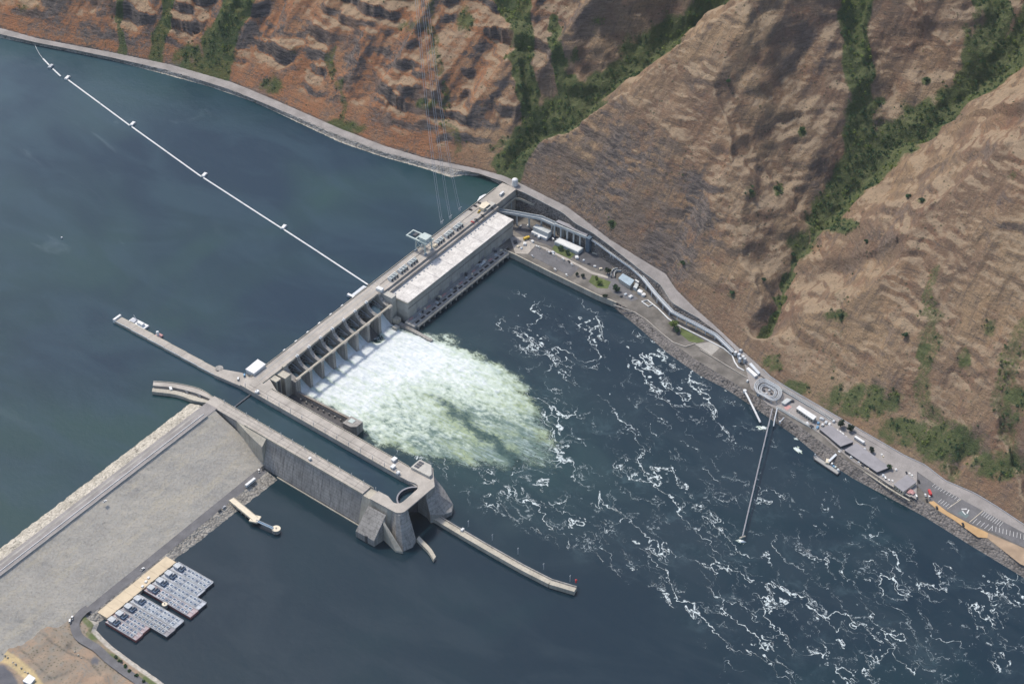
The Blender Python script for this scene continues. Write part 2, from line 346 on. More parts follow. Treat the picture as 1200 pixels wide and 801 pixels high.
def hillside_mat():
    t = NT('canyon_slope'); p = t.pos(); g = t.attr('green')
    nz = t.n('SeparateXYZ', {0: t.n('NewGeometry').outputs['Normal']}).outputs[2]
    big = t.noise(p, .009, 4, .6); mid = t.noise(p, .035, 5, .65); fine = t.noise(p, .28, 5, .7); fz = t.noise(t.map(p, (.08, .08, .4)), 1, 5, .7)
    rib = t.noise(t.map(p, (.05, .35, .03)), 1, 5, .65)
    grass = t.mix(t.ramp(big.outputs[0], .38, .64), (.285, .195, .115), (.195, .128, .084))
    grass = t.mix(t.ramp(mid.outputs[0], .46, .66, 0, .75), grass, (.19, .108, .072))
    grass = t.mix(t.ramp(fine.outputs[0], .50, .72, 0, .6), grass, (.38, .285, .185))
    grass = t.mix(t.ramp(rib.outputs[0], .50, .68, 0, .65), grass, (.125, .098, .082))
    fin2 = t.noise(p, .9, 4, .7)
    grass = t.mix(t.ramp(fin2.outputs[0], .52, .66, 0, .6), grass, (.12, .09, .068))
    grass = t.mix(t.math('MULTIPLY', t.attr('red'), t.ramp(mid.outputs[0], .3, .6, .35, .85)), grass, (.33, .145, .068))
    led = t.noise(t.map(p, (.03, .03, .75)), 1, 4, .6, .4)
    grass = t.mix(t.math('MULTIPLY', t.ramp(led.outputs[0], .56, .64, 0, .75), t.ramp(fine.outputs[0], .36, .55)), grass, (.10, .083, .072))
    flat = t.math('ADD', nz, t.math('MULTIPLY', t.math('SUBTRACT', mid.outputs[0], .5), .35))
    grass = t.mix(t.ramp(flat, .78, .93, 0, .8), grass, (.335, .255, .17))
    grass = t.mix(t.math('MULTIPLY', t.ramp(flat, .78, .9), t.ramp(fine.outputs[0], .52, .7, 0, .6)), grass, (.24, .17, .11))
    rock = t.mix(t.ramp(fz.outputs[0], .35, .65), (.066, .058, .056), (.185, .152, .132))
    rock = t.mix(t.ramp(mid.outputs[0], .5, .7, 0, .45), rock, (.17, .11, .082))
    steep = t.math('ADD', nz, t.math('MULTIPLY', t.math('SUBTRACT', fine.outputs[0], .5), .4))
    steep = t.math('ADD', steep, t.math('MULTIPLY', t.math('SUBTRACT', mid.outputs[0], .5), .5))
    col = t.mix(t.math('MULTIPLY', t.ramp(steep, .79, .61), t.attr('rocky')), grass, rock)
    veg = t.mix(t.ramp(fin2.outputs[0], .35, .65), (.034, .062, .025), (.085, .12, .038))
    veg = t.mix(t.ramp(fine.outputs[0], .52, .68, 0, .5), veg, (.13, .125, .055))
    gg = t.ramp(t.math('ADD', g, t.math('MULTIPLY', t.math('SUBTRACT', fine.outputs[0], .5), .9)), .36, .72)
    col = t.mix(t.math('MULTIPLY', gg, .85), col, veg)
    dots = t.n('TexVoronoi', {'Vector': p, 'Scale': .16, 'Randomness': 1}); 
    dm = t.math('MULTIPLY', t.ramp(dots.outputs['Distance'], .26, .14), t.ramp(mid.outputs[0], .47, .6))
    col = t.mix(t.math('MULTIPLY', dm, .75), col, (.07, .07, .04))
    d2 = t.n('TexVoronoi', {'Vector': p, 'Scale': .34, 'Randomness': 1})
    col = t.mix(t.math('MULTIPLY', t.math('MULTIPLY', t.ramp(d2.outputs['Distance'], .30, .16), t.ramp(fine.outputs[0], .42, .58)), .7), col, (.065, .065, .042))
    h = t.math('ADD', t.math('ADD', t.math('MULTIPLY', fine.outputs[0], 1.2), fz.outputs[0]), t.math('MULTIPLY', fin2.outputs[0], .5))
    return t.out(col, .95, t.bump(h, .9, 2.4), 0, .15)
hill = grid_mesh('hillside', HX, HY, HZ, hillside_mat(), {'green': HG, 'rocky': np.clip(.30+.7*sstep(20, 90, HY)+.6*sstep(120, 60, HD)*sstep(40, 0, HY)*sstep(-330, -230, HY)+.5*fbm(HX/70, HY/70+33, 3), .15, 1), 'red': np.clip(sstep(20, 140, HY)*.9+.25*fbm(HX/90+60, HY/90, 3), 0, 1)}, keep); tag(hill, kind='structure')

# ------------------------------------------------------------------ water
def water_mat(name, tail):
    t = NT(name); p = t.pos()
    big = t.noise(p, .0042, 3, .5, .6); mid = t.noise(t.map(p, (1, .45, 1), (0, 0, .5)), .016, 4, .55, 1.)
    rip = t.noise(t.map(p, (1, .6, 1), (0, 0, .6)), .22, 4, .65); rp2 = t.noise(p, .05, 4, .6)
    if not tail:
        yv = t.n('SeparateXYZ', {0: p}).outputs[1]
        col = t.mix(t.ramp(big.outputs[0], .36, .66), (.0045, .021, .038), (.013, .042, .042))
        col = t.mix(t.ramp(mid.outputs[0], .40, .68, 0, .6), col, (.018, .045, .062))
        sky_sheen = t.math('ADD', t.math('MULTIPLY', big.outputs[0], 900.), yv)  # upstream sky sheen, painted into the water colour as a paler tone
        col = t.mix(t.ramp(sky_sheen, 720, 1250, 0, .55), col, (.050, .088, .11))
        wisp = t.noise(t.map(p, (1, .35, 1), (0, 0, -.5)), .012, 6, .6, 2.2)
        col = t.mix(t.math('MULTIPLY', t.ramp(wisp.outputs[0], .58, .72, 0, .45), t.ramp(sky_sheen, 600, 1000)), col, (.10, .14, .155))
        nrm = t.bump(t.math('ADD', rip.outputs[0], t.math('MULTIPLY', rp2.outputs[0], 1.5)), .2, .8)
        return t.out(col, .14, nrm, 0, .25)
    fo, ae = t.attr('foam'), t.attr('aer')
    col = t.mix(t.ramp(big.outputs[0], .36, .66), (.0025, .0145, .025), (.0045, .021, .029))
    col = t.mix(t.ramp(mid.outputs[0], .42, .66, 0, .6), col, (.013, .027, .037))
    col = t.mix(t.math('MULTIPLY', ae, t.ramp(mid.outputs[0], .3, .65, .45, 1)), col, (.016, .050, .048))
    # foam threads: warped level lines of noise, broken by a second noise
    wv = t.noise(p, .03, 3, .6); sub = t.n('VectorMath', {0: wv.outputs['Color'], 1: (.5, .5, .5)}, operation='SUBTRACT')
    sc = t.n('VectorMath', {0: sub.outputs[0], 3: 34.}, operation='SCALE')
    q = t.n('VectorMath', {0: p, 1: sc.outputs[0]}, operation='ADD').outputs[0]
    def threads(scale, wdt, seed, sx=.42):
        qq = t.n('VectorMath', {0: t.map(t.map(q, (1, 1, 1), (0, 0, .40)), (1, sx, 1)), 1: (seed, seed*2, 0)}, operation='ADD').outputs[0]
        a = t.noise(qq, scale, 5, .58)
        l = t.math('ABSOLUTE', t.math('SUBTRACT', a.outputs[0], .5))
        br = t.noise(qq, scale*1.35, 3, .55)
        brk = t.math('ADD', br.outputs[0], t.math('MULTIPLY', t.math('SUBTRACT', fo, .5), .36))
        wd = t.math('MULTIPLY', t.ramp(brk, .47, .74), wdt)
        return t.math('MULTIPLY', t.math('SUBTRACT', 1., t.n('Clamp', {0: t.math('DIVIDE', l, t.math('ADD', wd, .0006))}).outputs[0]), t.ramp(brk, .47, .62))
    f = t.math('MAXIMUM', threads(.0125, .0085, 11, .42), t.math('MULTIPLY', threads(.022, .011, 57, .42), .9))
    f = t.math('MAXIMUM', f, t.math('MULTIPLY', threads(.05, .016, 131, .5), .32))
    grain = t.noise(p, .32, 4, .7)
    f = t.math('MULTIPLY', f, t.ramp(grain.outputs[0], .36, .58, .12, 1))
    f = t.math('MULTIPLY', f, t.ramp(fo, .02, .22))
    f = t.n('Clamp', {0: t.math('MULTIPLY', f, 1.35)}).outputs[0]
    # pale aerated film around the threads
    film = t.math('MULTIPLY', t.ramp(t.noise(q, .03, 5, .7).outputs[0], .5, .75), t.math('MULTIPLY', fo, .22))
    col = t.mix(film, col, (.12, .19, .21))
    col = t.mix(f, col, (.56, .62, .62))
    amp = t.math('ADD', .3, t.math('MULTIPLY', fo, .5))
    h = t.math('MULTIPLY', t.math('ADD', t.math('ADD', rip.outputs[0], t.math('MULTIPLY', rp2.outputs[0], 1.6)), t.math('MULTIPLY', f, .5)), amp)
    return t.out(col, t.ramp(f, 0, 1, .16, .7), t.bump(h, .42, 1.), 0, .25)
fore = MB()
yy = [17.2]+list(range(30, 940, 20))
fore.loft([[(-900, y, 0), (0, y, 0), (float(xfs(y))+3 if y > 17.5 else 412, y, 0)] for y in yy])
fore.add([(-94, -236, 0), (-63, -236, 0), (-52.5, 17.2, 0), (-84, 17.2, 0)], [[0, 1, 2, 3]])
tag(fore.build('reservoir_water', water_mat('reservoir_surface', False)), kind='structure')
TX, TY = np.meshgrid(np.arange(-640, 352, 5.), np.arange(-960, 1, 5.))
TZ = np.full(TX.shape, -30.)
def pxy(X, Y, Z):
    dx, dy, dz = X-CAM[0], Y-CAM[1], Z-CAM[2]
    ww = dx*FW[0]+dy*FW[1]+dz*FW[2]
    return 600+FPX*(dx*RT[0]+dy*RT[1]+dz*RT[2])/ww, 400.5-FPX*(dx*UP[0]+dy*UP[1]+dz*UP[2])/ww
# foam density over the river in world metres: a jet that leaves the spillway and fans out downstream
cl = np.interp(TY, [-960, -700, -500, -330, -230, -120, 0], [118, 92, 78, 72, 72, 76, 78])
hwid = np.interp(TY, [-960, -700, -500, -330, -230, -120, 0], [172, 170, 160, 138, 112, 90, 84])
u = (TX-cl)/hwid
foam = np.where(TX > 165, .75+.25*sstep(-140, -330, TY), 1.)*np.exp(-np.abs(u)**3.2*.9)*np.interp(TY, [-960, -800, -600, -420, -300, -200, -120, 0], [.62, .66, .72, .74, .8, .85, .9, .9])
foam = np.maximum(foam, .62*np.exp(-((TX-(xsh(TY)-26))/11)**2)*sstep(-420, -460, TY)*1.0)
foam = np.maximum(foam, .85*np.exp(-((TX-(xsh(TY)-9))/7)**2)*sstep(-215, -245, TY)*sstep(-345, -315, TY))
foam = np.maximum(foam, .66*np.exp(-(((TX-245)/80)**2)**1.5)*sstep(-60, -190, TY)*sstep(-560, -420, TY))
lb_ = np.interp(TY, [-960, -800, -614, -576, -531, -485, -430, -283, -160, 0], [-230, -160, -76, -50, -30, -18, -22, -30, -40, -60])
foam = np.clip(foam*(.95+.25*fbm(TX/70, TY/100, 3)), 0, 1)*sstep(lb_-14, lb_+16, TX+10*perlin(TX/20, TY/20))
foam = np.maximum(foam, .95*np.exp(-((TX-lb_-14)/9)**2)*sstep(-300, -340, TY)*sstep(-640, -520, TY)*(.6+.6*perlin(TX/40, TY/40)))
aer = np.exp(-((TX-70)/95)**2)*sstep(-480, -170, TY)
river = grid_mesh('river_water', TX, TY, TZ, water_mat('river_surface', True), {'foam': foam, 'aer': aer}); tag(river, kind='structure')

# white water below the spillway: a heaving sheet on the river
NX, NY = np.meshgrid(np.arange(-26, 196, 1.15), np.arange(-330, -15, 1.15))
PLUME = np.array([(1, -10), (157, -10), (158, -32), (174, -79), (174, -128), (167, -180), (149, -228), (123, -264), (97, -299), (71, -309), (47, -272), (18, -227), (6, -188), (-4, -162), (-9, -132), (-2, -97), (-.5, -60), (1, -10)], float)
edge, _ = seg_dist(NX, NY, np.c_[PLUME, np.zeros(len(PLUME))])
ins = np.zeros(NX.shape, bool)
for (xa, ya), (xb_, yb_) in zip(PLUME[:-1], PLUME[1:]):
    ins ^= ((ya > NY) != (yb_ > NY)) & (NX < (xb_-xa)*(NY-ya)/(yb_-ya+1e-9)+xa)
edge = np.where(ins, -edge, edge)-5+11*fbm(NX/26, NY/34, 4)*sstep(-30, -70, NY)
core = sstep(10, -26, edge)
gapd, _ = seg_dist(NX+9*perlin(NX/22, NY/22), NY, np.array([W(490, 452, -30), W(540, 487, -30), W(592, 530, -30), W(625, 560, -30)]))
gap = np.exp(-(gapd/12)**2)*np.interp(NY, [-300, -220, -150, -95], [1, .95, .8, 0])
core *= np.interp(NY, [-325, -262, -190], [.2, .62, 1.])
core *= 1-.95*np.exp(-((NX-126.7)/8)**4)*sstep(-36, -24, NY)
turb = np.abs(fbm(NX/13, NY/17, 5, .62)); str_ = fbm(NX/5, NY/11, 4, .65)
NZ = -29.9+core*(.35+1.0*turb+.5*str_+1.2*sstep(-80, -20, NY)); NZ = np.maximum(NZ, -29.93)
far = np.interp(NY, [-320, -240, -170, -110, -60, -30], [.06, .16, .28, .55, .95, 1.1])+.30*sstep(60, 130, NX)*sstep(-300, -150, NY)
wake = sum(np.exp(-((NX-19.5*i+1.5*perlin(NY/14+i, NX*0+i))/(1.5+.02*-NY))**2) for i in range(1, 8))*sstep(-100, -24, NY)
white = np.clip(core*far-.42*wake-.35*gap+.22*str_*core, 0, 1)
def foam_mat():
    t = NT('white_water'); p = t.pos(); a = t.attr('white'); c = t.attr('core')
    n1 = t.noise(t.map(p, (1, .5, 1)), .085, 7, .7, .9); n2 = t.noise(t.map(p, (1, .6, 1)), .34, 6, .72, .5); n3 = t.noise(t.map(p, (1, .3, 1)), .03, 4, .6, .6)
    s1 = t.math('MULTIPLY', t.math('SUBTRACT', n1.outputs[0], .5), 1.2); s2 = t.math('MULTIPLY', t.math('SUBTRACT', n2.outputs[0], .5), 1.0)
    k = t.math('ADD', a, t.math('ADD', s1, s2))
    green = t.mix(t.ramp(n3.outputs[0], .4, .62), (.10, .155, .13), (.27, .33, .20))
    green = t.mix(t.ramp(n2.outputs[0], .46, .60, 0, .6), green, (.045, .095, .088))
    col = t.mix(t.ramp(k, .10, .62), green, (.46, .53, .44))
    col = t.mix(t.ramp(k, .50, 1.05), col, (.64, .67, .67))
    st = t.noise(t.map(p, (.32, .045, .1)), 1, 5, .65, .4)
    col = t.mix(t.math('MULTIPLY', t.ramp(st.outputs[0], .46, .66, 0, .55), t.ramp(n2.outputs[0], .3, .6, .4, 1)), col, (.36, .44, .45))
    gp = t.ramp(t.math('ADD', t.attr('gap'), t.math('MULTIPLY', s2, 1.1)), .35, .95, 0, .92)
    col = t.mix(gp, col, (.016, .05, .052))
    t.out(col, .75, t.bump(t.math('ADD', n1.outputs[0], n2.outputs[0]), .6, 1.0), 0, .3)
    al = t.ramp(t.math('ADD', t.math('MULTIPLY', c, 1.25), t.math('ADD', s1, t.math('MULTIPLY', s2, 1.5))), .2, .78)
    t.set(t.b.inputs['Alpha'], al)
    return t.m
kp = core > .01
fo_ = grid_mesh('spillway_foam', NX, NY, NZ, foam_mat(), {'white': white, 'core': core, 'gap': np.clip(gap, 0, 1)}, kp)
tag(fo_, 'heaving white and pale green water boiling below the spillway', 'foam', kind='stuff')

# ------------------------------------------------------------------ shores, terrace, roads
ground = MB().add([(-4800, -4800, -62), (4800, -4800, -62), (4800, 4800, -62), (-4800, 4800, -62)], [[0, 1, 2, 3]]).build('ground', M['dirt']); tag(ground, kind='structure')
def riprap_mat(name, a, b, sc=.45):
    t = NT(name); p = t.pos()
    v = t.n('TexVoronoi', {'Vector': p, 'Scale': sc}); n = t.noise(p, .05, 4, .6)
    col = t.mix(t.n('SeparateColor', {0: v.outputs['Color']}).outputs[0], a, b)
    col = t.mix(t.ramp(n.outputs[0], .4, .65, 0, .5), col, tuple(x*.6 for x in a))
    col = t.mix(t.ramp(v.outputs['Distance'], .55, .95, 0, .8), col, tuple(x*.3 for x in a))
    return t.out(col, .95, t.bump(t.math('SUBTRACT', 1., v.outputs['Distance']), .9, 1.2), 0, .2)
M['riprap'] = riprap_mat('riprap', (.13, .12, .112), (.235, .21, .19))
M['riprap_mid'] = riprap_mat('grey_riprap', (.22, .205, .18), (.38, .35, .3))
M['riprap_pale'] = riprap_mat('pale_riprap', (.36, .33, .27), (.55, .5, .42))
M['terrace'] = simple('terrace_ground', (.15, .137, .12), .4, .05, .95, fine=.3)
yR = np.arange(-950, -3, 3.)
rj = lambda y, s: .9*perlin(y/4.+s, y*0+s)+.7*perlin(y/11.+s, y*0+3*s)
def strip(name, rows, mat, kind='structure'):
    b = MB(); b.loft(rows); o = b.build(name, mat); return tag(o, kind=kind)
# road all along the far shore
yA = np.concatenate([np.arange(-950, -3, 3.), np.arange(0, 950, 4.)])
strip('shore_road', [[(float(xrl(y)), y, float(zrl(y))), (float(xru(y))+.8, y, float(zru(y))+.02)] for y in yA], M['road'])
# tailwater bank: riprap, then terrace up to the foot of the road
xft = lambda y: xrl(y)-np.maximum(zrl(y)-zter(y), 0)*np.interp(y, [-250, -130], [.5, .12])
rows = []
for y in yR[yR < -200]:
    a, b = float(xsh(y)), float(xou(y)); z1 = float(zter(y))
    rows.append([(a-4, y, -32)]+[(a+(b-a)*k/5+(rj(y, k*7.3) if 0 < k < 5 else 0), y, -30+(z1+30)*k/5+(.5*perlin(np.float64(y/3.+k*5), np.float64(k*2.2)) if 0 < k < 5 else 0)) for k in range(6)])
strip('river_bank', rows, M['riprap'])
rows = []
for y in yR:
    a, b, c = float(xou(y)), float(xft(y)), float(xrl(y)); z1 = float(zter(y)); zr = float(zrl(y))
    rows.append([(a, y, z1), (a+.5*(b-a), y, z1), (b, y, z1)])
strip('terrace', rows, M['terrace'])
rows = []
for y in yR:
    b, c = float(xft(y)), float(xrl(y)); z1 = float(zter(y)); zr = float(zrl(y))
    rows.append([(b, y, z1-.4), (b+.5*(c-b), y, (z1+zr)/2), (c+.2, y, zr-.03)])
strip('road_bank', rows, M['riprap'])
# quay wall in front of the yard
strip('quay_wall', [[(float(xou(y))-.9, y, -34), (float(xou(y))-.8, y, -22.4), (float(xou(y))+.6, y, -22.4), (float(xou(y))+.6, y, -23.5)] for y in [-203, -190, -178, -150, -117, -80, -56, -41]], M['wall_pale'])
# reservoir bank
rows = []
for y in np.arange(20, 940, 3.):
    a, b = float(xfs(y)), float(xrl(y))
    rows.append([(a-5, y, -2)]+[(a+(b-a)*k/4+(rj(y, k*3.1)*.6 if 0 < k < 4 else 0), y, (0, .9, 2.4, 4.3, 4.97)[k]) for k in range(5)])
strip('reservoir_bank', rows, riprap_mat('shore_stone', (.24, .225, .2), (.38, .355, .32)))
strip('shore_berm', [[(float(xfs(y))-1.2+.8*rj(y, 3), y, -.3), (float(xfs(y))+.2, y, .5), (float(xfs(y))+1.6, y, .75+.3*rj(y, 8)), (float(xfs(y))+2.6, y, .5)] for y in np.arange(20, 940, 3.)], M['riprap_pale'])

# ------------------------------------------------------------------ embankment dam
def emb_mat():
    t = NT('embankment_gravel'); p = t.pos()
    a = t.noise(p, .02, 5, .6); b = t.noise(p, .35, 5, .7); c = t.noise(t.map(p, (.02, .1, .1)), 1, 4, .6)
    v = t.n('TexVoronoi', {'Vector': p, 'Scale': .55}); vr = t.n('SeparateColor', {0: v.outputs['Color']}).outputs[0]
    y = t.n('SeparateXYZ', {0: p}).outputs[1]
    col = t.mix(t.ramp(a.outputs[0], .36, .64), (.39, .355, .295), (.29, .27, .235))
    col = t.mix(t.ramp(c.outputs[0], .46, .64, 0, .6), col, (.44, .385, .285))
    col = t.mix(t.ramp(b.outputs[0], .48, .72, 0, .6), col, (.19, .18, .165))
    col = t.mix(t.math('MULTIPLY', vr, .4), col, (.44, .42, .38))
    return t.out(col, .95, t.bump(t.math('ADD', b.outputs[0], vr), .6, .8), 0, .2)
M['embank'] = emb_mat()
emb = thing('embankment_dam', (-350, 10, -30), 'long grey gravel embankment dam with a road along its crest', 'dam')
ex = np.arange(-700, -92, 6.)
def jit(x, k, a=.5): return a*float(perlin(np.float64(x/7.+k*3.3), np.float64(k*1.7)))
MB().loft([[(x, 10.5, 5.6)]+[(x, 10.5-73.5*k/10, 5.6-31.6*k/10+(jit(x, k, .55) if k < 10 else 0)) for k in range(1, 11)]+[(x, -63, -40)] for x in ex if x < -99]).build('downstream_slope', M['embank'], emb)
MB().loft([[(x, 25.5, 5.6), (x, 31+jit(x, 1, .8), 4.7), (x, 37+jit(x, 2, 1.2), 2.8+jit(x, 3)), (x, 41.5+jit(x, 4, 1.5), 1.0+jit(x, 5)), (x, 45+jit(x, 6, 1.5), -.8), (x, 50, -4)] for x in np.arange(-700, -101, 3.)]).build('upstream_riprap', M['riprap_pale'], emb)
MB().box(-700, -96.5, 10.3, 25.7, -2, 5.9).build('crest_road', M['road'], emb)
MB().box(-700, -112, 9.6, 10.25, 4.5, 6.9).build('parapet', M['deck_grey'], emb)
MB().box(-700, -112, 14.8, 15.3, 5.9, 6.6).build('kerb', M['white'], emb)
MB().box(-700, -112, 20.2, 22.2, 5.9, 6.0).build('gravel_shoulder', M['gravel'], emb)
# toe road, riprap and landing on the tailwater side
rows = []
for x in np.arange(-372, -112, 3.):
    rows.append([(x, -62.5, -25.6), (x, -72.5, -25.9)])
strip('toe_road', rows, M['asphalt'])
rows = []
for x in np.arange(-405, -112, 3.):
    sh = np.interp(x, [-405, -268, -262, -240, -112], [-84, -84, -82, -84, -87]); i0 = -72.3
    rows.append([(x, i0, -25.95)]+[(x, i0+(sh-i0)*k/4+jit(x, k+9, 1.2), -25.9-4.4*k/4+jit(x, k+20, .5)) for k in range(1, 5)]+[(x, sh-3, -33)])
strip('toe_riprap', rows, M['riprap_mid'])

# ------------------------------------------------------------------ bottom-left bank
LAND = [(-700, -62), (-396, -62), (-372, -66), (-371, -84), (-382, -92), (-388, -104), (-394, -124), (-402, -160), (-410, -190), (-425, -240), (-440, -300), (-520, -420), (-700, -420)]
bx = np.arange(-640, -366, 4.)
def shore_y(x): return None
gx, gy = np.meshgrid(np.arange(-640, -360, 2.), np.arange(-330, -20, 2.))
lx = np.interp(gy, [-330, -240, -187, -148, -115, -100, -88, -84, -66, -20], [-404, -395, -390.5, -388, -385, -382, -379, -371, -366, -366])
dd = lx-gx
gz = -31.5+np.minimum(dd, 12)/12*6.3+1.4*fbm(gx/40, gy/40, 4)*sstep(12, 40, dd)+.5*fbm(gx/7, gy/7, 3)*sstep(1, 6, dd)*(1-.6*sstep(10, 20, dd))
gz += (4.2+1.2*fbm(gx/18, gy/18, 3))*sstep(34, 48, dd+8*perlin(gx/22, gy/22))
def bank_mat():
    t = NT('dry_bank'); p = t.pos(); e = t.attr('shore')
    a = t.noise(p, .03, 5, .6); b = t.noise(p, .3, 5, .7); c = t.noise(t.map(p, (.03, .09, 1), (0, 0, .6)), 1, 4, .6)
    col = t.mix(t.ramp(a.outputs[0], .38, .62), (.30, .215, .15), (.235, .195, .15))
    col = t.mix(t.ramp(c.outputs[0], .5, .62, 0, .6), col, (.21, .2, .175))
    col = t.mix(t.ramp(b.outputs[0], .5, .75, 0, .5), col, (.14, .12, .09))
    sc_ = t.n('TexVoronoi', {'Vector': p, 'Scale': .3}); col = t.mix(t.math('MULTIPLY', t.ramp(sc_.outputs['Distance'], .36, .18), t.ramp(a.outputs[0], .4, .6, .1, .7)), col, (.085, .085, .05))
    v = t.n('TexVoronoi', {'Vector': p, 'Scale': .5})
    rip = t.mix(t.n('SeparateColor', {0: v.outputs['Color']}).outputs[0], (.33, .3, .25), (.5, .46, .4))
    col = t.mix(t.ramp(e, 10.5, 8.5), col, rip)
    col = t.mix(t.math('MULTIPLY', t.attr('straw'), t.ramp(b.outputs[0], .3, .6, .5, 1)), col, (.46, .36, .19))
    col = t.mix(t.math('MULTIPLY', t.attr('track'), t.ramp(b.outputs[0], .35, .6, .3, .8)), col, (.10, .095, .08))
    col = t.mix(t.attr('asph'), col, (.11, .11, .12))
    gr = t.math('MULTIPLY', t.ramp(t.math('ABSOLUTE', t.math('SUBTRACT', e, 13.)), 5, 2), t.ramp(a.outputs[0], .42, .6))
    col = t.mix(gr, col, (.10, .125, .05))
    return t.out(col, .95, t.bump(b.outputs[0], .6, 1.), 0, .2)
bpx, bpy_ = pxy(gx, gy, gz)
def polymask(pix, soft=1.5):
    e, _ = seg_dist(bpx, bpy_, np.c_[np.array(pix+pix[:1], float), np.zeros(len(pix)+1)]); m = np.zeros(gx.shape, bool)
    for (xa, ya), (xb_, yb_) in zip(pix, pix[1:]+pix[:1]): m ^= ((ya > bpy_) != (yb_ > bpy_)) & (bpx < (xb_-xa)*(bpy_-ya)/(yb_-ya+1e-9)+xa)
    return sstep(soft, -soft, np.where(m, -e, e)+1.2*perlin(gx/5, gy/5))
straw = polymask([(-30, 752), (2, 758), (24, 772), (40, 786), (58, 812), (44, 816), (26, 792), (8, 777), (-30, 772)])
asph = np.maximum(polymask([(-40, 774), (4, 778), (16, 790), (24, 806), (20, 840), (-40, 840)]), polymask([(106, 772), (112, 769), (118, 773), (114, 778), (108, 777)], 1))
track = np.maximum(np.exp(-(np.abs(seg_dist(bpx, bpy_, np.array([(50, 742, 0), (66, 756, 0), (84, 766, 0), (104, 772, 0), (118, 790, 0)], float))[0])/1.3)**2), np.exp(-(np.abs(seg_dist(bpx, bpy_, np.array([(0, 742, 0), (30, 765, 0), (60, 795, 0), (84, 786, 0)], float))[0])/1.0)**2))
lb = grid_mesh('near_bank', gx, gy, gz, bank_mat(), {'shore': dd, 'straw': straw, 'asph': asph, 'track': track}, dd > -3); tag(lb, kind='structure')
rd = [P2(*a, -25.6) for a in [(104, 713), (96, 719), (88, 731), (93, 747), (113, 760), (127, 773), (143, 785), (160, 797), (190, 820)]]
def road_strip(name, pts, wd, z, mat):
    pts = np.array(pts); rows = []
    for i in range(len(pts)):
        d = pts[min(i+1, len(pts)-1)]-pts[max(i-1, 0)]; n = np.array([-d[1], d[0]])/np.hypot(*d)*wd/2
        rows.append([(*(pts[i]+n), z), (*(pts[i]-n), z)])
    return strip(name, rows, mat)
def densify(pts, n=6):
    """Catmull-Rom through 2D/3D points"""
    p = [np.array(q, float) for q in pts]; p = [2*p[0]-p[1]]+p+[2*p[-1]-p[-2]]; out = []
    for i in range(1, len(p)-2):
        for k in range(n):
            t = k/n; out.append(.5*((2*p[i])+(-p[i-1]+p[i+1])*t+(2*p[i-1]-5*p[i]+4*p[i+1]-p[i+2])*t*t+(-p[i-1]+3*p[i]-3*p[i+1]+p[i+2])*t**3))
    return out+[p[-2]]
road_strip('bank_road', densify(rd), 9, -24.0, M['asphalt'])

# ------------------------------------------------------------------ spillway
sp = thing('spillway', (78, 0, -34), 'eight-bay concrete spillway with tainter gates and pouring white water', 'spillway')
PITCH = 19.5
pier_prof = [(17.3, -34), (17.3, 3.2), (-.4, 3.2), (-.6, 5.3), (-2, 5.3), (-3.2, 1.2), (-5.5, -1.6), (-8.5, -3.6), (-12.5, -4.9), (-16, -5.3), (-19, -5.3), (-19.4, -34)]
def pier(x, hw=2.1):
    b = MB(); n = len(pier_prof)
    b.add([(x-hw, y, z) for y, z in pier_prof]+[(x+hw, y, z) for y, z in pier_prof], [list(range(n)), list(range(2*n-1, n-1, -1))]+[[i, i+n, (i+1) % n+n, (i+1) % n] for i in range(n)])
    return b
def fix_normals(o):
    import bmesh
    bm = bmesh.new(); bm.from_mesh(o.data); bmesh.ops.recalc_face_normals(bm, faces=bm.faces); bm.to_mesh(o.data); bm.free(); return o
for i in range(1, 8):
    o = fix_normals(pier(i*PITCH).build('pier', M['wall'], sp))
    MB().box(i*PITCH-1.9, i*PITCH+1.9, -1.6, .8, 5.35, 6.9).box(i*PITCH-.8, i*PITCH+.8, -1.2, .4, 6.9, 8.2).build('hoist_box', M['white'], o)
    MB().box(i*PITCH-1.6, i*PITCH+1.6, 17.6, 18.9, 3.3, 5.7).build('bulkhead_head', M['white'], o)
o = fix_normals(pier(-1.6, 3.6).build('end_pier', M['wall'], sp))
MB().box(-4.5, 1.5, -2, .8, 5.35, 7.2).build('hoist_box', M['wall_pale'], o)
o = fix_normals(pier(158.6, 2.6).build('end_pier', M['wall'], sp))
MB().box(-37.2, 160.8, -.35, 17.5, 3.25, 5.0).build('deck', M['deck'], sp)
for nm, y in (('upstream_parapet', 17.25), ('downstream_kerb', -.1)):
    MB().box(-36, 160, y-.25, y+.25, 5.004, 5.9).build(nm, M['wall_pale'], sp)
MB().box(-36, 160, 12.3, 12.6, 5.004, 5.2).build('crane_rail', M['grey_metal'], sp)
MB().box(-36, 160, 5.6, 5.9, 5.004, 5.2).build('crane_rail', M['grey_metal'], sp)
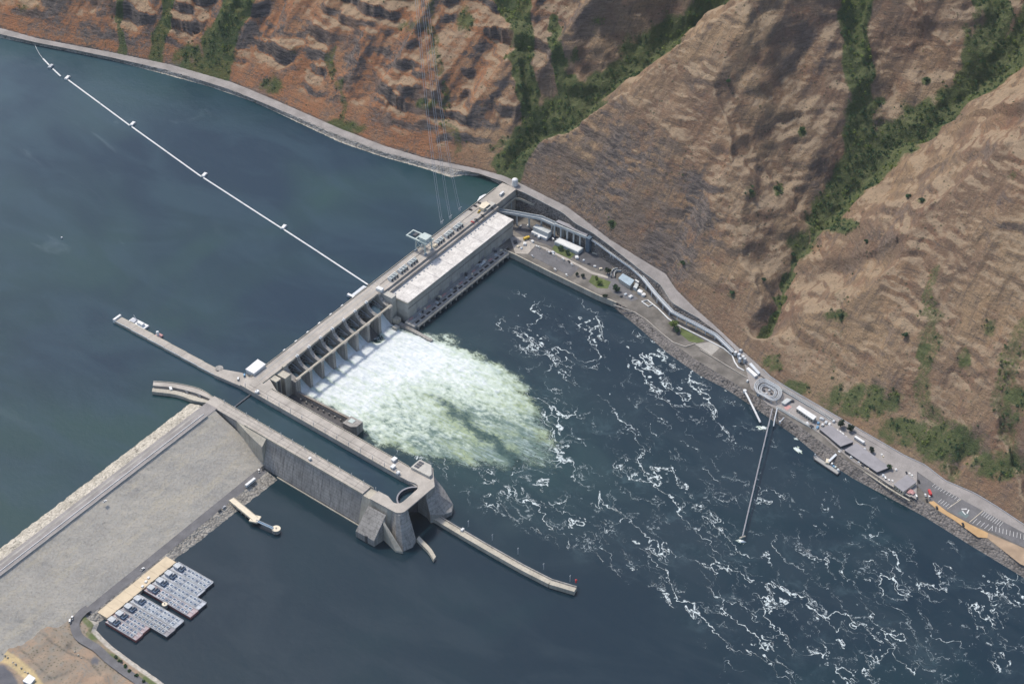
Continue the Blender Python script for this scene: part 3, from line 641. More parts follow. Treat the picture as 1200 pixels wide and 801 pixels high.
for i in range(8):
    x0, x1 = i*PITCH+2.12, (i+1)*PITCH-2.12
    if i == 0: x0 = 2.02
    if i == 7: x1 = 155.98
    b = MB()
    prof = [(16.9, -17.5), (9, -16.8), (4, -17), (-2, -19.6), (-8, -23.8), (-13, -27.6), (-20, -30.5), (-20, -36), (16.9, -36)]
    n = len(prof); b.add([(x0, y, z) for y, z in prof]+[(x1, y, z) for y, z in prof], [list(range(n)), list(range(2*n-1, n-1, -1))]+[[k, k+n, (k+1) % n+n, (k+1) % n] for k in range(n)])
    fix_normals(b.build('chute', M['wall_dark'], sp))
    up = 3.2 if i == 6 else 0
    arc = [(-9+17*math.cos(a), -8.5+17*math.sin(a)) for a in np.linspace(R(-29 if i != 6 else -31), R(34), 10)]
    b = MB(); b.loft([[(x0+.05, y, z) for y, z in arc]+[(x0+.05, y+.5, z) for y, z in arc[::-1]], [(x1-.05, y, z) for y, z in arc]+[(x1-.05, y+.5, z) for y, z in arc[::-1]]], True)
    g = b.build('tainter_gate', M['dark_metal'], sp)
    for xs_ in (x0+2.2, x1-2.2):
        b = MB()
        for k in (1, 4, 7): b.bar((xs_, -9, -8.5), (xs_, arc[k][0], arc[k][1]), .7, .9)
        b.bar((xs_, arc[1][0]-4, arc[1][1]+1.1), (xs_, arc[7][0]-6, arc[7][1]-3.4), .45)
        b.build('gate_arm', M['grey_metal'], g)
    b = MB()
    for k in (2, 5, 8): b.bar((x0+.3, arc[k][0]-.5, arc[k][1]), (x1-.3, arc[k][0]-.5, arc[k][1]), .6, .9)
    b.build('gate_girder', M['grey_metal'], g)
b = MB(); b.box(-2.5, 160.5, -18.2, -15.9, -5.25, -3.5); b.build('downstream_beam', M['wall_pale'], sp)
for i in range(0, 9): MB().box(i*PITCH-3.2 if i else -4, i*PITCH+3.2, -19.6, -18.25, -5.2, -3.9).build('beam_bracket', M['wall'], sp)
# the pouring water, one sheet to each open bay
def chute_mat():
    t = NT('pouring_water'); p = t.pos(); s = t.attr('along')
    n1 = t.noise(t.map(p, (.9, .12, .12)), 1, 5, .65); n2 = t.noise(p, .5, 4, .6)
    k = t.math('ADD', s, t.math('ADD', t.math('MULTIPLY', t.math('SUBTRACT', n1.outputs[0], .5), .9), t.math('MULTIPLY', t.math('SUBTRACT', n2.outputs[0], .5), .3)))
    col = t.mix(t.ramp(k, .02, .42), (.05, .12, .14), (.40, .51, .51)); col = t.mix(t.ramp(k, .35, .8), col, (.62, .66, .66))
    return t.out(col, .45, t.bump(n1.outputs[0], .6, .8), 0, .4)
cm = chute_mat()
for i in range(8):
    if i == 6: continue
    x0, x1 = (2.05 if i == 0 else i*PITCH+2.15), (155.95 if i == 7 else (i+1)*PITCH-2.15)
    pr = [(4.5, -16.3), (2, -16.5), (-2, -18.6), (-8, -22.6), (-13, -26.3), (-18, -28.6), (-24, -29.6)] if i < 7 else [(4, -11), (1, -11.6), (-3, -15), (-8, -20.2), (-13, -25), (-18, -28.4), (-24, -29.5)]
    pr = np.array(pr); tt = np.linspace(0, 6, 40); py_ = np.interp(tt, range(7), pr[:, 0]); pz_ = np.interp(tt, range(7), pr[:, 1])
    xx = np.linspace(x0, x1, 24); X = np.tile(xx, (40, 1)); Y = np.tile(py_[:, None], (1, 24)); Zs = np.tile(pz_[:, None], (1, 24))
    al = np.tile(np.linspace(0, 1, 40)[:, None], (1, 24)); Zs = Zs+(.3+.9*al)*fbm(X/2.2+i*9, Y/6, 3)*.5+.5*(np.abs((X-(x0+x1)/2)/(x1-x0)*2)**6)
    o = grid_mesh('pouring_water', X, Y, Zs, cm, {'along': al+(.12 if i == 7 else 0)})
    tag(o, 'white water pouring down spillway bay number %d counted from the lock' % (i+1), 'water', 'water pouring through the spillway bays')

# ------------------------------------------------------------------ section between spillway and lock, training walls
ab = thing('abutment', (-26, 8, -34), 'pale concrete abutment block with buttresses between spillway and lock', 'abutment')
MB().box(-45.9, -5.3, .2, 17.3, -34, 3.2).build('core_wall', M['wall'], ab)
MB().box(-15, -5.4, -13, .1, -34, 3.6).build('buttress', M['wall_pale'], ab)
MB().box(-26, -18, -10, .1, -34, 4.6).build('buttress', M['wall_pale'], ab)
MB().box(-23.5, -20.5, -11.3, -10.02, -34, 4.2).build('gate_slot', M['wall_dark'], ab)
MB().prism([(-37.5, -.5), (-26.1, -.5), (-38.5, -24)], 2.8, 4.9).build('corner_slab', M['deck'], ab)
MB().box(-45.9, -5, -105, -13.1, -36, -24).build('lower_apron', M['wall_dark'], ab)
tw = thing('training_wall', (-4, -60, -36), 'dark wet training wall beside the white water and the lock', 'wall')
MB().prism([(-8, -19.6), (-1.2, -19.6), (-1.2, -104), (-8, -104)], -36, -19.4, [(-5.2, -19.6), (-1.6, -19.6), (-1.6, -104), (-5.2, -104)]).build('wall', M['wall'], tw)
MB().box(-5.3, -4.9, -100, -21, -19.35, -18.3).build('handrail', M['dirt'], tw)
MB().box(-6.6, -5.3, -96, -24, -26.5, -25.8).build('pipe', M['grey_metal'], tw)
MB().prism([(-15, -92), (-1, -92), (-1, -108), (-11, -108), (-15, -103)], -36, -17.6).build('end_tower', M['wall'], tw)
MB().box(-10, -4, -101, -95, -17.55, -17.2).build('hatch', M['green_metal'], tw)
for k in range(9): MB().box(-9.2, -7.6, -28-8*k, -26.8-8*k, -30, -21.5).build('rib', M['wall'], tw)
dv = thing('divider_wall', (162, -45, -36), 'low concrete divider wall between powerhouse tailrace and white water', 'wall')
MB().prism([(158.5, -19.8), (163.5, -19.8), (162, -74), (158, -74)], -36, [-25.5, -25.5, -27.4, -27.4]).build('wall', M['wall'], dv)
MB().box(157, 164, -27, -20.2, -25.4, -20.5).build('gate_block', M['wall_pale'], dv)
MB().box(150.5, 156.5, -31, -25, -33, -25.8).build('pedestal', M['house'], dv)

# ------------------------------------------------------------------ navigation lock
lk = thing('navigation_lock', (-80, -110, -36), 'long concrete navigation lock full of dark water', 'lock')
# river wall, in monoliths
ye = np.linspace(17.2, -211, 16)
for a, b_ in zip(ye[:-1], ye[1:]):
    MB().box(-63.6, -46, a-.12, b_+.12, -36, 4.985).build('river_wall_block', M['deck'], lk)
MB().box(-63.5, -63.1, -208, 17, 5.004, 6.0).build('kerb', M['wall_pale'], lk)
MB().box(-46.6, -46.1, -208, -14, 5.004, 6.1).build('parapet', M['wall_pale'], lk)
MB().box(-56.2, -55.6, -206, 10, 5.004, 5.12).build('service_trench', M['wall'], lk)
MB().box(-60.2, -59.9, -206, 10, 5.004, 5.1).build('service_trench', M['wall'], lk)
# land wall: battered face above the tailwater, in monoliths
ye = np.concatenate([np.linspace(27, -62, 7)[:-1], np.linspace(-62, -196, 11)])
for k, (a, b_) in enumerate(zip(ye[:-1], ye[1:])):
    lo = -107.5 if a > -58 else -117.5
    a1, b1 = a-.14, b_+.14
    MB().prism([(-93.5, a1), (-93.5, b1), (lo, b1), (lo, a1)], -36, 4.5, [(-93.5, a1), (-93.5, b1), (-106.6, b1), (-106.6, a1)]).build('land_wall_block', M['wall'], lk)
    MB().box(-93.45, -107.3, a1, b1, 4.52, 5.25).build('deck_slab', M['deck'], lk)
MB().box(-107.6, -107.1, -196, -30, 4.0, 6.3).build('parapet', M['wall_pale'], lk)
MB().box(-94, -93.5, -200, 20, 5.26, 6.1).build('kerb', M['wall_pale'], lk)
MB().box(-103.3, -102.9, -196, 10, 5.26, 5.4).build('service_trench', M['wall'], lk)
MB().box(-98.3, -98.0, -196, 10, 5.26, 5.4).build('service_trench', M['wall'], lk)
MB().box(-118.3, -117.2, -206, -84, -33, -28.6).build('base_ledge', M['wall_pale'], lk)
MB().prism([(-107.2, -18), (-107.2, -62), (-114.8, -62), (-112, -40)], -34, [5, 5, -2, 2]).build('wing_wall', M['wall_pale'], lk)
# lower gate: monoliths, horseshoe deck over the gate, the arched leaf
MB().prism([(-93.5, -196), (-107.5, -196), (-117.5, -196), (-117.5, -232), (-107, -244), (-95, -246), (-95.6, -212), (-93.5, -206)], -36, 3.6,
           [(-93.5, -196), (-105, -196), (-107, -196), (-107.5, -229), (-103.5, -237), (-96, -237), (-95.6, -212), (-93.5, -206)]).build('land_gate_monolith', M['wall_pale'], lk)
MB().prism([(-96, -237.2), (-104, -237.2), (-112.5, -230), (-122, -252), (-121, -260), (-110, -264), (-100, -261.5), (-97, -248)], -36, 3.5,
           [(-96, -237.2), (-104, -237.2), (-107, -236), (-108, -240), (-107, -244.5), (-104, -246), (-96, -246.5), (-95.5, -243)]).build('land_gate_tower', M['wall'], lk)
MB().prism([(-117.6, -206), (-131, -206), (-131, -230), (-117.6, -232)], -34, [0, -22, -22, 0], [(-112, -208), (-131, -206), (-131, -230), (-112, -231)]).build('buttress', M['wall'], lk)
MB().box(-131.3, -125, -221.5, -218.5, -34, -21).build('buttress_slot', M['wall_dark'], lk)
MB().prism([(-111, -228), (-116, -232), (-121.5, -259.5), (-124, -252), (-118, -232)], -36, [1, -6, -27, -28, -8]).build('wing_slab', M['wall_pale'], lk)
MB().prism([(-63.6, -211.2), (-34, -211.2), (-33.5, -228), (-52, -246), (-66, -246), (-63.6, -226)], -36, 3.6).build('river_gate_monolith', M['wall'], lk)
MB().prism([(-66, -246.2), (-52, -246.2), (-36, -229), (-36, -246), (-40, -260), (-48, -264), (-58, -261), (-70, -254)], -36, [-6, -4, 1, -14, -23, -25, -23, -18]).build('river_gate_buttress', M['wall'], lk)
def arcpts(c, r, a0, a1, n=8): return [(c[0]+r*math.cos(R(a)), c[1]+r*math.sin(R(a))) for a in np.linspace(a0, a1, n)]
outer = [(-107.5, -206)]+[(-107.5, -232)]+arcpts((-99, -238), 8.6, 190, 260, 6)+[(-66, -247), (-54, -247.5), (-33.2, -229), (-33.2, -210.8), (-45.8, -210.8)]
inner = [(-63.4, -210.8)]+[(-63.4, -221)]+arcpts((-69, -229), 7, 15, -80, 5)+[(-90, -236)]+arcpts((-90.5, -229), 7, 265, 180, 5)[1:]+[(-93.4, -219), (-93.4, -206)]
MB().prism(outer+inner, 3.65, 5.3).build('gate_deck', M['deck'], lk)
MB().prism([(-48, -212), (-33.4, -212), (-33.4, -227), (-44, -236), (-48, -236)], 5.32, 8.4).build('gate_house', M['house'], lk)
for k in range(3): MB().box(-45.5+3.6*k, -42.9+3.6*k, -219.5, -214, 8.42, 9.0).build('roof_hatch', M['dark_metal'], lk)
b = MB(); gp = [( -95+0*a, 0) for a in ()]
ga = [(-79.5+17*math.cos(a), -240+16.5*math.sin(a)) for a in np.linspace(R(160), R(28), 14)]
b.loft([[(x, y, -30), (x, y, 3.4), (x+.1, y-1.6, 3.4), (x+.1, y-1.6, -30)] for x, y in ga]); b.build('gate_leaf', M['dark_metal'], lk)
MB().path([(x, y-.6, 3.9) for x, y in ga], 1.5, .8).build('gate_walkway', M['roof_grey'], lk)
for (x, y, s) in ((-58, -196, 1.6), (-61.8, -206, 1.2), (-49, -190, 1.8), (-61, -6, 1.4), (-103, -120, 1.)):
    q = MB().box(x-s*1.5, x+s*1.5, y-s, y+s, 5.2, 5.2+2.4).box(x-s*1.7, x+s*1.7, y-s*1.2, y+s*1.2, 7.62, 7.9).build('control_hut', M['white'], lk)
for k in range(14):
    y = 10-16.5*k
    MB().box(-62.6, -62.2, y-.2, y+.2, 5.0, 10.5).box(-62.6, -61.2, y-.15, y+.15, 10.5, 10.8).build('lamp_post', M['grey_metal'], lk)
    MB().box(-95.6, -95.2, y-.2, y+.2, 5.2, 10.5).box(-96.6, -95.2, y-.15, y+.15, 10.5, 10.8).build('lamp_post', M['grey_metal'], lk)
bar = tag(MB().bar((-83.4, 1.5, .5), (-54.6, 1.5, .5), 1.3, 1.2).build('floating_bar', M['dark_metal']), 'dark floating bar lying across the upper end of the lock', 'barrier')
# the lock axis is turned a little against the dam
for o in lk.children:
    for q in o.data.vertices:
        yw = q.co.y-110; q.co.x += .045*max(0., yw+211)
    o.data.update()
# lower guide wall and curved pier
gw = thing('lower_guide_wall', (-66, -330, -34), 'long low concrete guide wall with a bent tip below the lock', 'guide wall')
gpl = [(-63.5, -250), (-66, -290), (-68, -330), (-69.5, -370), (-69, -404), (-62.5, -430)]
for a, b_ in zip(gpl[:-1], gpl[1:]):
    d = np.array(b_)-np.array(a); n = np.array([-d[1], d[0]])/np.hypot(*d)*3.6; e = d/np.hypot(*d)*.08
    pp = [tuple(np.array(a)+n+e), tuple(np.array(b_)+n-e), tuple(np.array(b_)-n-e), tuple(np.array(a)-n+e)]
    MB().prism(pp, -34, -25).build('wall_section', M['wall_pale'], gw)
    MB().prism([tuple(np.array(q)*.5+np.array(q2)*.5) for q, q2 in ((pp[0], pp[0]), (pp[1], pp[1]))]+[tuple(np.array(pp[1])-n*.3), tuple(np.array(pp[0])-n*.3)], -24.98, -23.9).build('parapet', M['wall'], gw)
for k, (px, py) in enumerate([(549, 617), (577, 633), (607, 649), (637, 667), (668, 681)]):
    x, y = P2(px, py, -25)
    MB().box(x-.25, x+.25, y-.25, y+.25, -25, -17).box(x-1.1, x+.9, y-.2, y+.2, -17, -16.6).build('lamp_post', M['grey_metal'], gw)
x, y = P2(675, 682, -25); MB().cyl(x, y, -25, -21.5, .9, 8).cyl(x, y, -21.5, -20.6, 1.3, 8, .3).build('beacon', M['red'], gw)
x, y = P2(542, 621, -25); MB().box(x-2.2, x+1.8, y-1.2, y+1.2, -25, -23).build('control_hut', M['white'], gw)
cp = densify([(-97, -259), (-100, -268), (-104, -280), (-110, -291)], 4)
o = MB().loft([[(p_[0]-3, p_[1]-.6, -34), (p_[0]-2.6, p_[1]-.5, -26.4), (p_[0]+2.6, p_[1]+.5, -26.4), (p_[0]+3, p_[1]+.6, -34)] for p_ in cp]).add([(cp[-1][0]-3, cp[-1][1]-.6, -34), (cp[-1][0]-2.6, cp[-1][1]-.5, -26.4), (cp[-1][0]+2.6, cp[-1][1]+.5, -26.4), (cp[-1][0]+3, cp[-1][1]+.6, -34)], [[0, 1, 2, 3]]).build('curved_pier', M['wall_pale'])
tag(o, 'short curved concrete pier standing at the foot of the lock gate tower', 'pier')
# upper guide wall (floating), curved approach wall
ug = thing('floating_guide_wall', (-48, 125, -3), 'long straight floating guide wall reaching out into the reservoir', 'guide wall')
for k in range(6):
    y0, y1 = 52+25.2*k, 52+25.2*(k+1); xo = -50+.6*k*.9
    MB().box(xo-5.2, xo+5.2, y0+.15, y1-.15, -4, 2.6).build('pontoon', M['wall_pale'], ug)
    MB().box(xo-3.6, xo+3.8, y0+.15, y1-.15, 2.61, 2.9).build('walkway', M['deck'], ug)
    MB().box(xo-5.15, xo-4.7, y0+.3, y1-.3, 2.62, 3.6).build('bumper', M['white'], ug)
MB().box(-52.5, -41.5, 203, 205.5, -2, 4.6).build('end_bumper', M['white'], ug)
MB().prism([(-53.2, 17.6), (-36.2, 17.6), (-35.6, 30), (-44, 51.6), (-56, 51.6)], -8, 4.2).build('landing', M['deck'], ug)
MB().cyl(-44.3, 55, 2.9, 4.2, 4.4, 14).build('turning_pad', M['wall'], ug)
b = MB().box(-43, -34.5, 168, 192, -1.5, 2.2); bo = thing('work_barge', (-39, 180, -1.5), 'white work barge with a cabin moored to the floating guide wall', 'barge')
b.build('hull', M['white'], bo); MB().box(-41, -37, 172, 180, 2.2, 5.2).build('cabin', M['white'], bo); MB().box(-42, -35.5, 184, 190, 2.22, 3.4).build('deck_cargo', M['silver'], bo); MB().bar((-38, 181, 2.2), (-36, 189, 8), .5).build('crane_boom', M['grey_metal'], bo)
bo = thing('mooring_hut', (-41, 148, 0), 'small round white hut on a rusty float beside the guide wall', 'hut')
MB().box(-44, -37.5, 144, 151, -1, 2.4).build('float', M['pink'], bo); MB().cyl(-41, 148.5, 2.4, 6.5, 1.8, 10).build('tank', M['white'], bo); MB().dome(-41, 148.5, 6.5, 1.8, 1.2, 10, 3).build('roof', M['white'], bo)
cw = thing('approach_wall', (-95, 60, -6), 'curved twin concrete approach wall at the upstream lock entrance', 'wall')
up_ = densify([(-103, 96), (-92, 77), (-83.5, 53), (-82.5, 40), (-84, 27.2)], 5); lo_ = densify([(-116, 86), (-104.5, 62), (-101, 44), (-98, 34), (-94.5, 27.2)], 5)
def band(a, b, f0, f1): return [tuple(np.array(p_)*(1-f0)+np.array(q)*f0) for p_, q in zip(a, b)]+[tuple(np.array(p_)*(1-f1)+np.array(q)*f1) for p_, q in zip(a, b)][::-1]
MB().prism(band(up_, lo_, 0, .42), -8, 4.4).build('outer_wall', M['deck'], cw)
MB().prism(band(up_, lo_, .66, 1), -8, 4.0).build('inner_wall', M['wall_pale'], cw)
MB().prism(band(up_, lo_, .421, .659), -8, 1.6).build('trench_floor', M['wall'], cw)
MB().prism(band(up_, lo_, .02, .05), 4.42, 5.3).build('parapet', M['wall_pale'], cw)
q = lo_[3]; MB().obox(tuple(np.array(up_[4])*.45+np.array(lo_[4])*.55), (2.6, 1.3), 1.0, 1.6, 5.2).build('control_hut', M['white'], cw)
for k in (8, 13): MB().obox(tuple(np.array(up_[k])*.48+np.array(lo_[k])*.52), (3, 1.2), 1.2, 1.6, 4.2).build('winch', M['dark_metal'], cw)
MB().prism([(-84, 27), (-107, 27), (-99, 34), (-94.6, 27.1)], -8, 4.6).build('transition_slab', M['deck'], cw) if False else None

# ------------------------------------------------------------------ powerhouse
ph = thing('powerhouse', (270, -8, -36), 'long flat-roofed concrete powerhouse beside the spillway', 'powerhouse')
MB().box(161, 412, -3.4, 17.6, -36, 5.0).build('intake_deck', M['deck'], ph)
MB().box(161, 398, 17.15, 17.6, 5.004, 6.1).build('upstream_parapet', M['wall_pale'], ph)
MB().box(165, 372, -3.5, -3.0, 5.004, 6.0).build('downstream_parapet', M['wall'], ph)
MB().box(172, 372, 8.3, 9.1, 5.004, 5.06).build('gate_slot', M['wall_dark'], ph)
for y in (15.5, 2.0): MB().box(165, 372, y-.2, y+.2, 5.004, 5.2).build('crane_rail', M['grey_metal'], ph)
for k in range(12): MB().box(168+17*k, 168.35+17*k, -2.9, 17, 5.004, 5.05).build('deck_joint', M['wall'], ph)
MB().box(169, 372, -6.9, -3.55, -36, 3.6).build('gallery', M['deck'], ph)
hall = MB().box(169.6, 366, -32.6, -7, -36, -.6).build('generator_hall', M['house'], ph)
MB().box(169.1, 366.5, -33.3, -6.95, -2.6, -.55).build('cornice', M['wall_pale'], hall)
rf = MB().box(169.4, 366.3, -33, -7.1, -.5, -.1).build('roof', M['roof'], ph)
for k in range(7): MB().box(170.2+27.9*k, 170.5+27.9*k, -32.8, -7.3, -.08, .02).build('roof_joint', M['roof_grey'], rf)
for k in range(26):
    x = 175+7.3*k+random.uniform(-1, 1); MB().box(x-.9, x+.9, -11.6, -10.4, -.08, .8).build('roof_vent', M['grey_metal'], rf)
MB().box(169.2, 366.4, -33.15, -32.65, -9.2, -8.3).build('ledge', M['wall'], hall)
for k in range(18): MB().box(175+10.5*k, 175.5+10.5*k, -32.95, -32.62, -22.8, -9.3).build('pilaster', M['house'], hall)
for k in range(9): MB().box(185+20*k, 190+20*k, -33.0, -32.64, -22.8, -18.3).build('service_door', M['roof_grey'], hall)
td = MB().box(163, 345, -46.5, -32.7, -36, -23.4).build('tailrace_deck', M['deck_grey'], ph)
for k in range(18):
    x = 168+9.8*k
    MB().box(x+1.2, x+7.4, -45.2, -42.6, -23.38, -23.0).build('gate_slot', M['black'], td)
    MB().prism([(x-1.2, -46.4), (x+.2, -46.4), (x+.2, -49.2), (x-.5, -50.2), (x-1.2, -49.2)], -36, -24.6).build('pier_nose', M['wall'], td)
    MB().box(x-.9, x+8.6, -49.3, -46.6, -25.8, -24.4).build('beam', M['wall_pale'], td)
MB().box(164, 344, -41.3, -40.6, -23.38, -22.9).build('crane_rail', M['wall'], td)
MB().box(164, 344, -36.2, -35.6, -23.38, -22.95).build('crane_rail', M['wall'], td)
# white shed at spillway end, stair tower, hut at the far end
MB().box(161.2, 168.9, -17, -3.6, -36, 4.2).build('stair_tower', M['house'], ph)
MB().box(160.9, 165.8, -1.9, 5.9, 5.02, 8.4).build('lift_house', M['white'], ph)
MB().prism([(352, 0), (364, 0), (366, 6), (360, 9), (352, 7)], 5.02, 9.2).build('lift_house', M['cream'], ph)
MB().box(355, 371, -3.1, 3.2, 5.02, 7.4).build('equipment_house', M['house'], ph)
MB().box(357, 364, -1.4, 1.2, 7.42, 7.9).build('roof_hatch', M['dark_metal'], ph)

for k in range(30):
    x = 172+5.6*k+random.uniform(-1, 1); y = random.uniform(-41, -34.5); kind = k % 5
    if kind < 2:
        o = MB().obox((x, y), (random.uniform(2, 4.4), .45), random.uniform(-.06, .06), -23.38, -22.5).obox((x+.5, y+1.2), (random.uniform(2, 3.6), .4), 0, -23.38, -22.7).build('stop_log', M['roof_grey'] if kind else M['pink']); tag(o, ('dusty red', 'grey')[kind]+' stop log pair lying on the tailrace deck', 'beam', ('red', 'grey')[kind]+' stop logs on the tailrace deck')
    else:
        s = random.uniform(.8, 1.5); cc_ = ('steel', 'dark_metal', 'cream')[kind-2] if kind-2 != 0 else 'grey_metal'
        o = MB().obox((x, y), (s*1.5, s), .2*k, -23.38, -23.3+s*1.5).obox((x, y), (s, s*.6), .2*k, -23.3+s*1.5, -23+s*1.6).build('equipment_crate', M[cc_]); tag(o, {'grey_metal': 'grey metal', 'dark_metal': 'dark', 'cream': 'cream'}[cc_]+' equipment crate on the tailrace deck', 'crate', cc_.replace('_', ' ')+' crates on the tailrace deck')
dc = thing('deck_crane', (300, -38, -23.4), 'white mobile crane parked on the tailrace deck', 'crane')
MB().box(296, 304, -39.4, -36.8, -22.6, -21.2).build('chassis', M['white'], dc); MB().box(301, 303.8, -39.2, -37, -21.18, -19.6).build('cab', M['white'], dc); MB().bar((299, -38.1, -20.8), (287, -38.1, -16.5), .8, .9).build('boom', M['silver'], dc)
for x in (297.2, 299.6, 302.6):
    for y in (-39.2, -37): MB().tube([(x, y-.3, -22.8), (x, y+.3, -22.8)], .58, 10).build('wheel', M['black'], dc)

# ------------------------------------------------------------------ ladders, yard and fish facility on the far shore
def sheet(name, pix, z, mat, kind='structure', th=.05):
    return tag(MB().prism([P2(*a, z) for a in pix], z-.04, z+th).build(name, mat), kind=kind)
def bld(name, pix, zr, zg, label, cat, wall='house', roof='roof', over=.4, group=None):
    """flat building whose roof corners are read at roof level zr; ground zg"""
    c = [P2(*a, zr) for a in pix]; cx = sum(q[0] for q in c)/len(c); cy = sum(q[1] for q in c)/len(c)
    t = thing(name, (cx, cy, zg), label, cat, group)
    MB().prism(c, zg-.6, zr-.5).build('wall', M[wall], t)
    big = [(cx+(x-cx)*(1+over/max(1, math.hypot(x-cx, y-cy))*1.4), cy+(y-cy)*(1+over/max(1, math.hypot(x-cx, y-cy))*1.4)) for x, y in c]
    MB().prism(big, zr-.48, zr).build('roof', M[roof], t)
    return t, c
def channel(parent, pts, wd, dep, mat, floor=None, name='channel'):
    """open trough: two side walls and a floor along 3D points"""
    pts = [np.array(q, float) for q in pts]; L, Rr = [], []
    for i in range(len(pts)):
        d = pts[min(i+1, len(pts)-1)]-pts[max(i-1, 0)]; n = np.array([-d[1], d[0], 0])/np.hypot(d[0], d[1]); L.append(pts[i]+n*wd/2); Rr.append(pts[i]-n*wd/2)
    b = MB()
    for S in (L, Rr): b.path([q-np.array([0, 0, dep/2]) for q in S], .55, dep)
    b.build(name+'_wall', mat, parent)
    MB().loft([[q-np.array([0, 0, dep*.8]), r-np.array([0, 0, dep*.8]), r-np.array([0, 0, dep]), q-np.array([0, 0, dep])] for q, r in zip(L, Rr)], True).build(name+'_floor', floor or M['asphalt'], parent)
def columns(parent, pts, zg, sp_, s, mat, dz=0):
    pts = [np.array(q, float) for q in pts]; acc = sp_*.5
    for a, b in zip(pts[:-1], pts[1:]):
        L = np.hypot(*(b-a)[:2]); p0 = acc
        while p0 < L:
            q = a+(b-a)*p0/L; MB().box(q[0]-s/2, q[0]+s/2, q[1]-s/2, q[1]+s/2, zg-.5, q[2]-dz).build('column', mat, parent); p0 += sp_
        acc = p0-L
M['pale'] = simple('pale_blue_concrete', (.47, .49, .48), .12, .2, .8)
M['steel'] = simple('pale_steel', (.55, .58, .6), .1, .3, .55)
fl = thing('fish_ladder', (385, -60, -23), 'pale grey fish ladder trough on tall columns beside the powerhouse yard', 'fish ladder')
p_a = [W(587, 243, -3), W(595, 236, -3), W(603, 230, -3), W(612, 231.5, -3), W(640, 244, -3.5), W(662, 257, -5)]
channel(fl, p_a, 4.4, 3, M['wall_pale'], M['wall']); columns(fl, p_a, -23, 14, 1.4, M['pale'], 3)
p_b = [W(584, 245.5, -4), W(606, 249, -4.2), W(634, 254, -4.6), W(652, 262, -5)]
channel(fl, p_b, 5, 3, M['pale'], M['grey_metal'], 'upper_trough'); columns(fl, p_b, -23, 15, 1.5, M['pale'], 3)
fb = thing('ladder_hall', (393, -95, -23), 'open concrete frame hall with dark grey roof below the shore road', 'building')
MB().prism([P2(651, 259.5, -2.6), P2(654.5, 257.5, -2.6), P2(691, 272, -2.6), P2(687.5, 276, -2.6)], -3.2, -2.6).build('roof', M['roof_grey'], fb)
fx0, fy0 = P2(650, 262, -4); fx1, fy1 = P2(687.5, 277.5, -4)
MB().bar((fx0, fy0, -5), (fx1, fy1, -5), 1.2, 3.4).build('front_beam', M['pale'], fb)
for k in range(6):
    t_ = k/5; x, y = fx0+(fx1-fx0)*t_, fy0+(fy1-fy0)*t_
    MB().box(x-.8, x+.8, y-.8, y+.8, -23.4, -6.6).build('column', M['pale'], fb); MB().box(x+5.4, x+6.8, y-.7, y+.7, -23.4, -3.25).build('column', M['wall'], fb)
MB().box(fx0+7, fx0+7.6, fy1+1, fy0-1, -23.4, -3.3).build('back_wall', M['wall_pale'], fb)
MB().box(380, 390.6, -116, -82, -23.4, -18.6).build('tank', M['pale'], fb); MB().box(381, 389.6, -115, -83, -18.58, -18.3).build('tank_top', M['white'], fb)
MB().box(fx1-3, fx1+5, fy1-6, fy1-1, -23.4, -3).build('stair_tower', M['slate'], fb)
MB().box(384, 391, -70, -48, -23.4, -14.5).build('lower_block', M['pale'], fb); MB().box(380.5, 383.9, -70, -48, -23.4, -19.6).build('lower_slab', M['white'], fb)
lad = [(693, 279, -5.5), (704, 286, -6.2), (717, 296, -7), (729, 304.5, -8), (741, 313, -9), (752, 323, -10), (757, 329, -10.4), (768.5, 343.5, -11.4), (778, 354, -12), (788, 364.5, -12.6), (800, 371, -13.2), (812, 377, -13.8), (825, 384, -14.4), (839, 391.5, -15), (849, 401, -15.8), (859, 411, -16.6)]
lad = [W(*a) for a in lad]
lt = thing('fish_transport_flume', (370, -220, -23), 'long pale flume on slim columns stepping down along the shore road', 'flume')
channel(lt, lad, 3.2, 2.2, M['steel'], M['grey_metal'], 'flume'); columns(lt, lad, -23, 13, .8, M['steel'], 2.2)
b = MB()
for q, r in zip(lad[:-1], lad[1:]): b.bar((q[0]-1.2, q[1], q[2]+1), (r[0]-1.2, r[1], r[2]+1), .25)
b.build('handrail', M['white'], lt)
br = thing('bypass_pipe', (390, -150, -23), 'pale pipe bending down from the flume to the yard', 'pipe')
MB().tube(densify([W(700, 283, -7), W(711, 291, -8), W(718, 296, -9), W(719, 303, -14), W(718, 309, -22.5)], 5), .9, 8).build('pipe', M['white'], br)
MB().tube([W(694, 296, -22.3), W(706, 300, -22.3), W(717, 306, -22.3)], .9, 8).build('branch', M['wall_pale'], br)
gp_ = thing('ground_pipe', (350, -290, -23), 'white pipe lying along the terrace under the flume', 'pipe')
MB().tube([W(*a, -22.2) for a in [(752, 353), (759, 351.5), (771, 361), (783.5, 373.6), (798.6, 383), (816, 391.5), (833.7, 400.5), (848, 408), (858, 416), (861, 424), (865, 430), (872, 434)]], .75, 7).build('pipe', M['white'], gp_)
MB().tube([W(*a, -22.2) for a in [(752, 353), (760, 359), (765, 356.5)]], .7, 7).build('loop', M['white'], gp_)
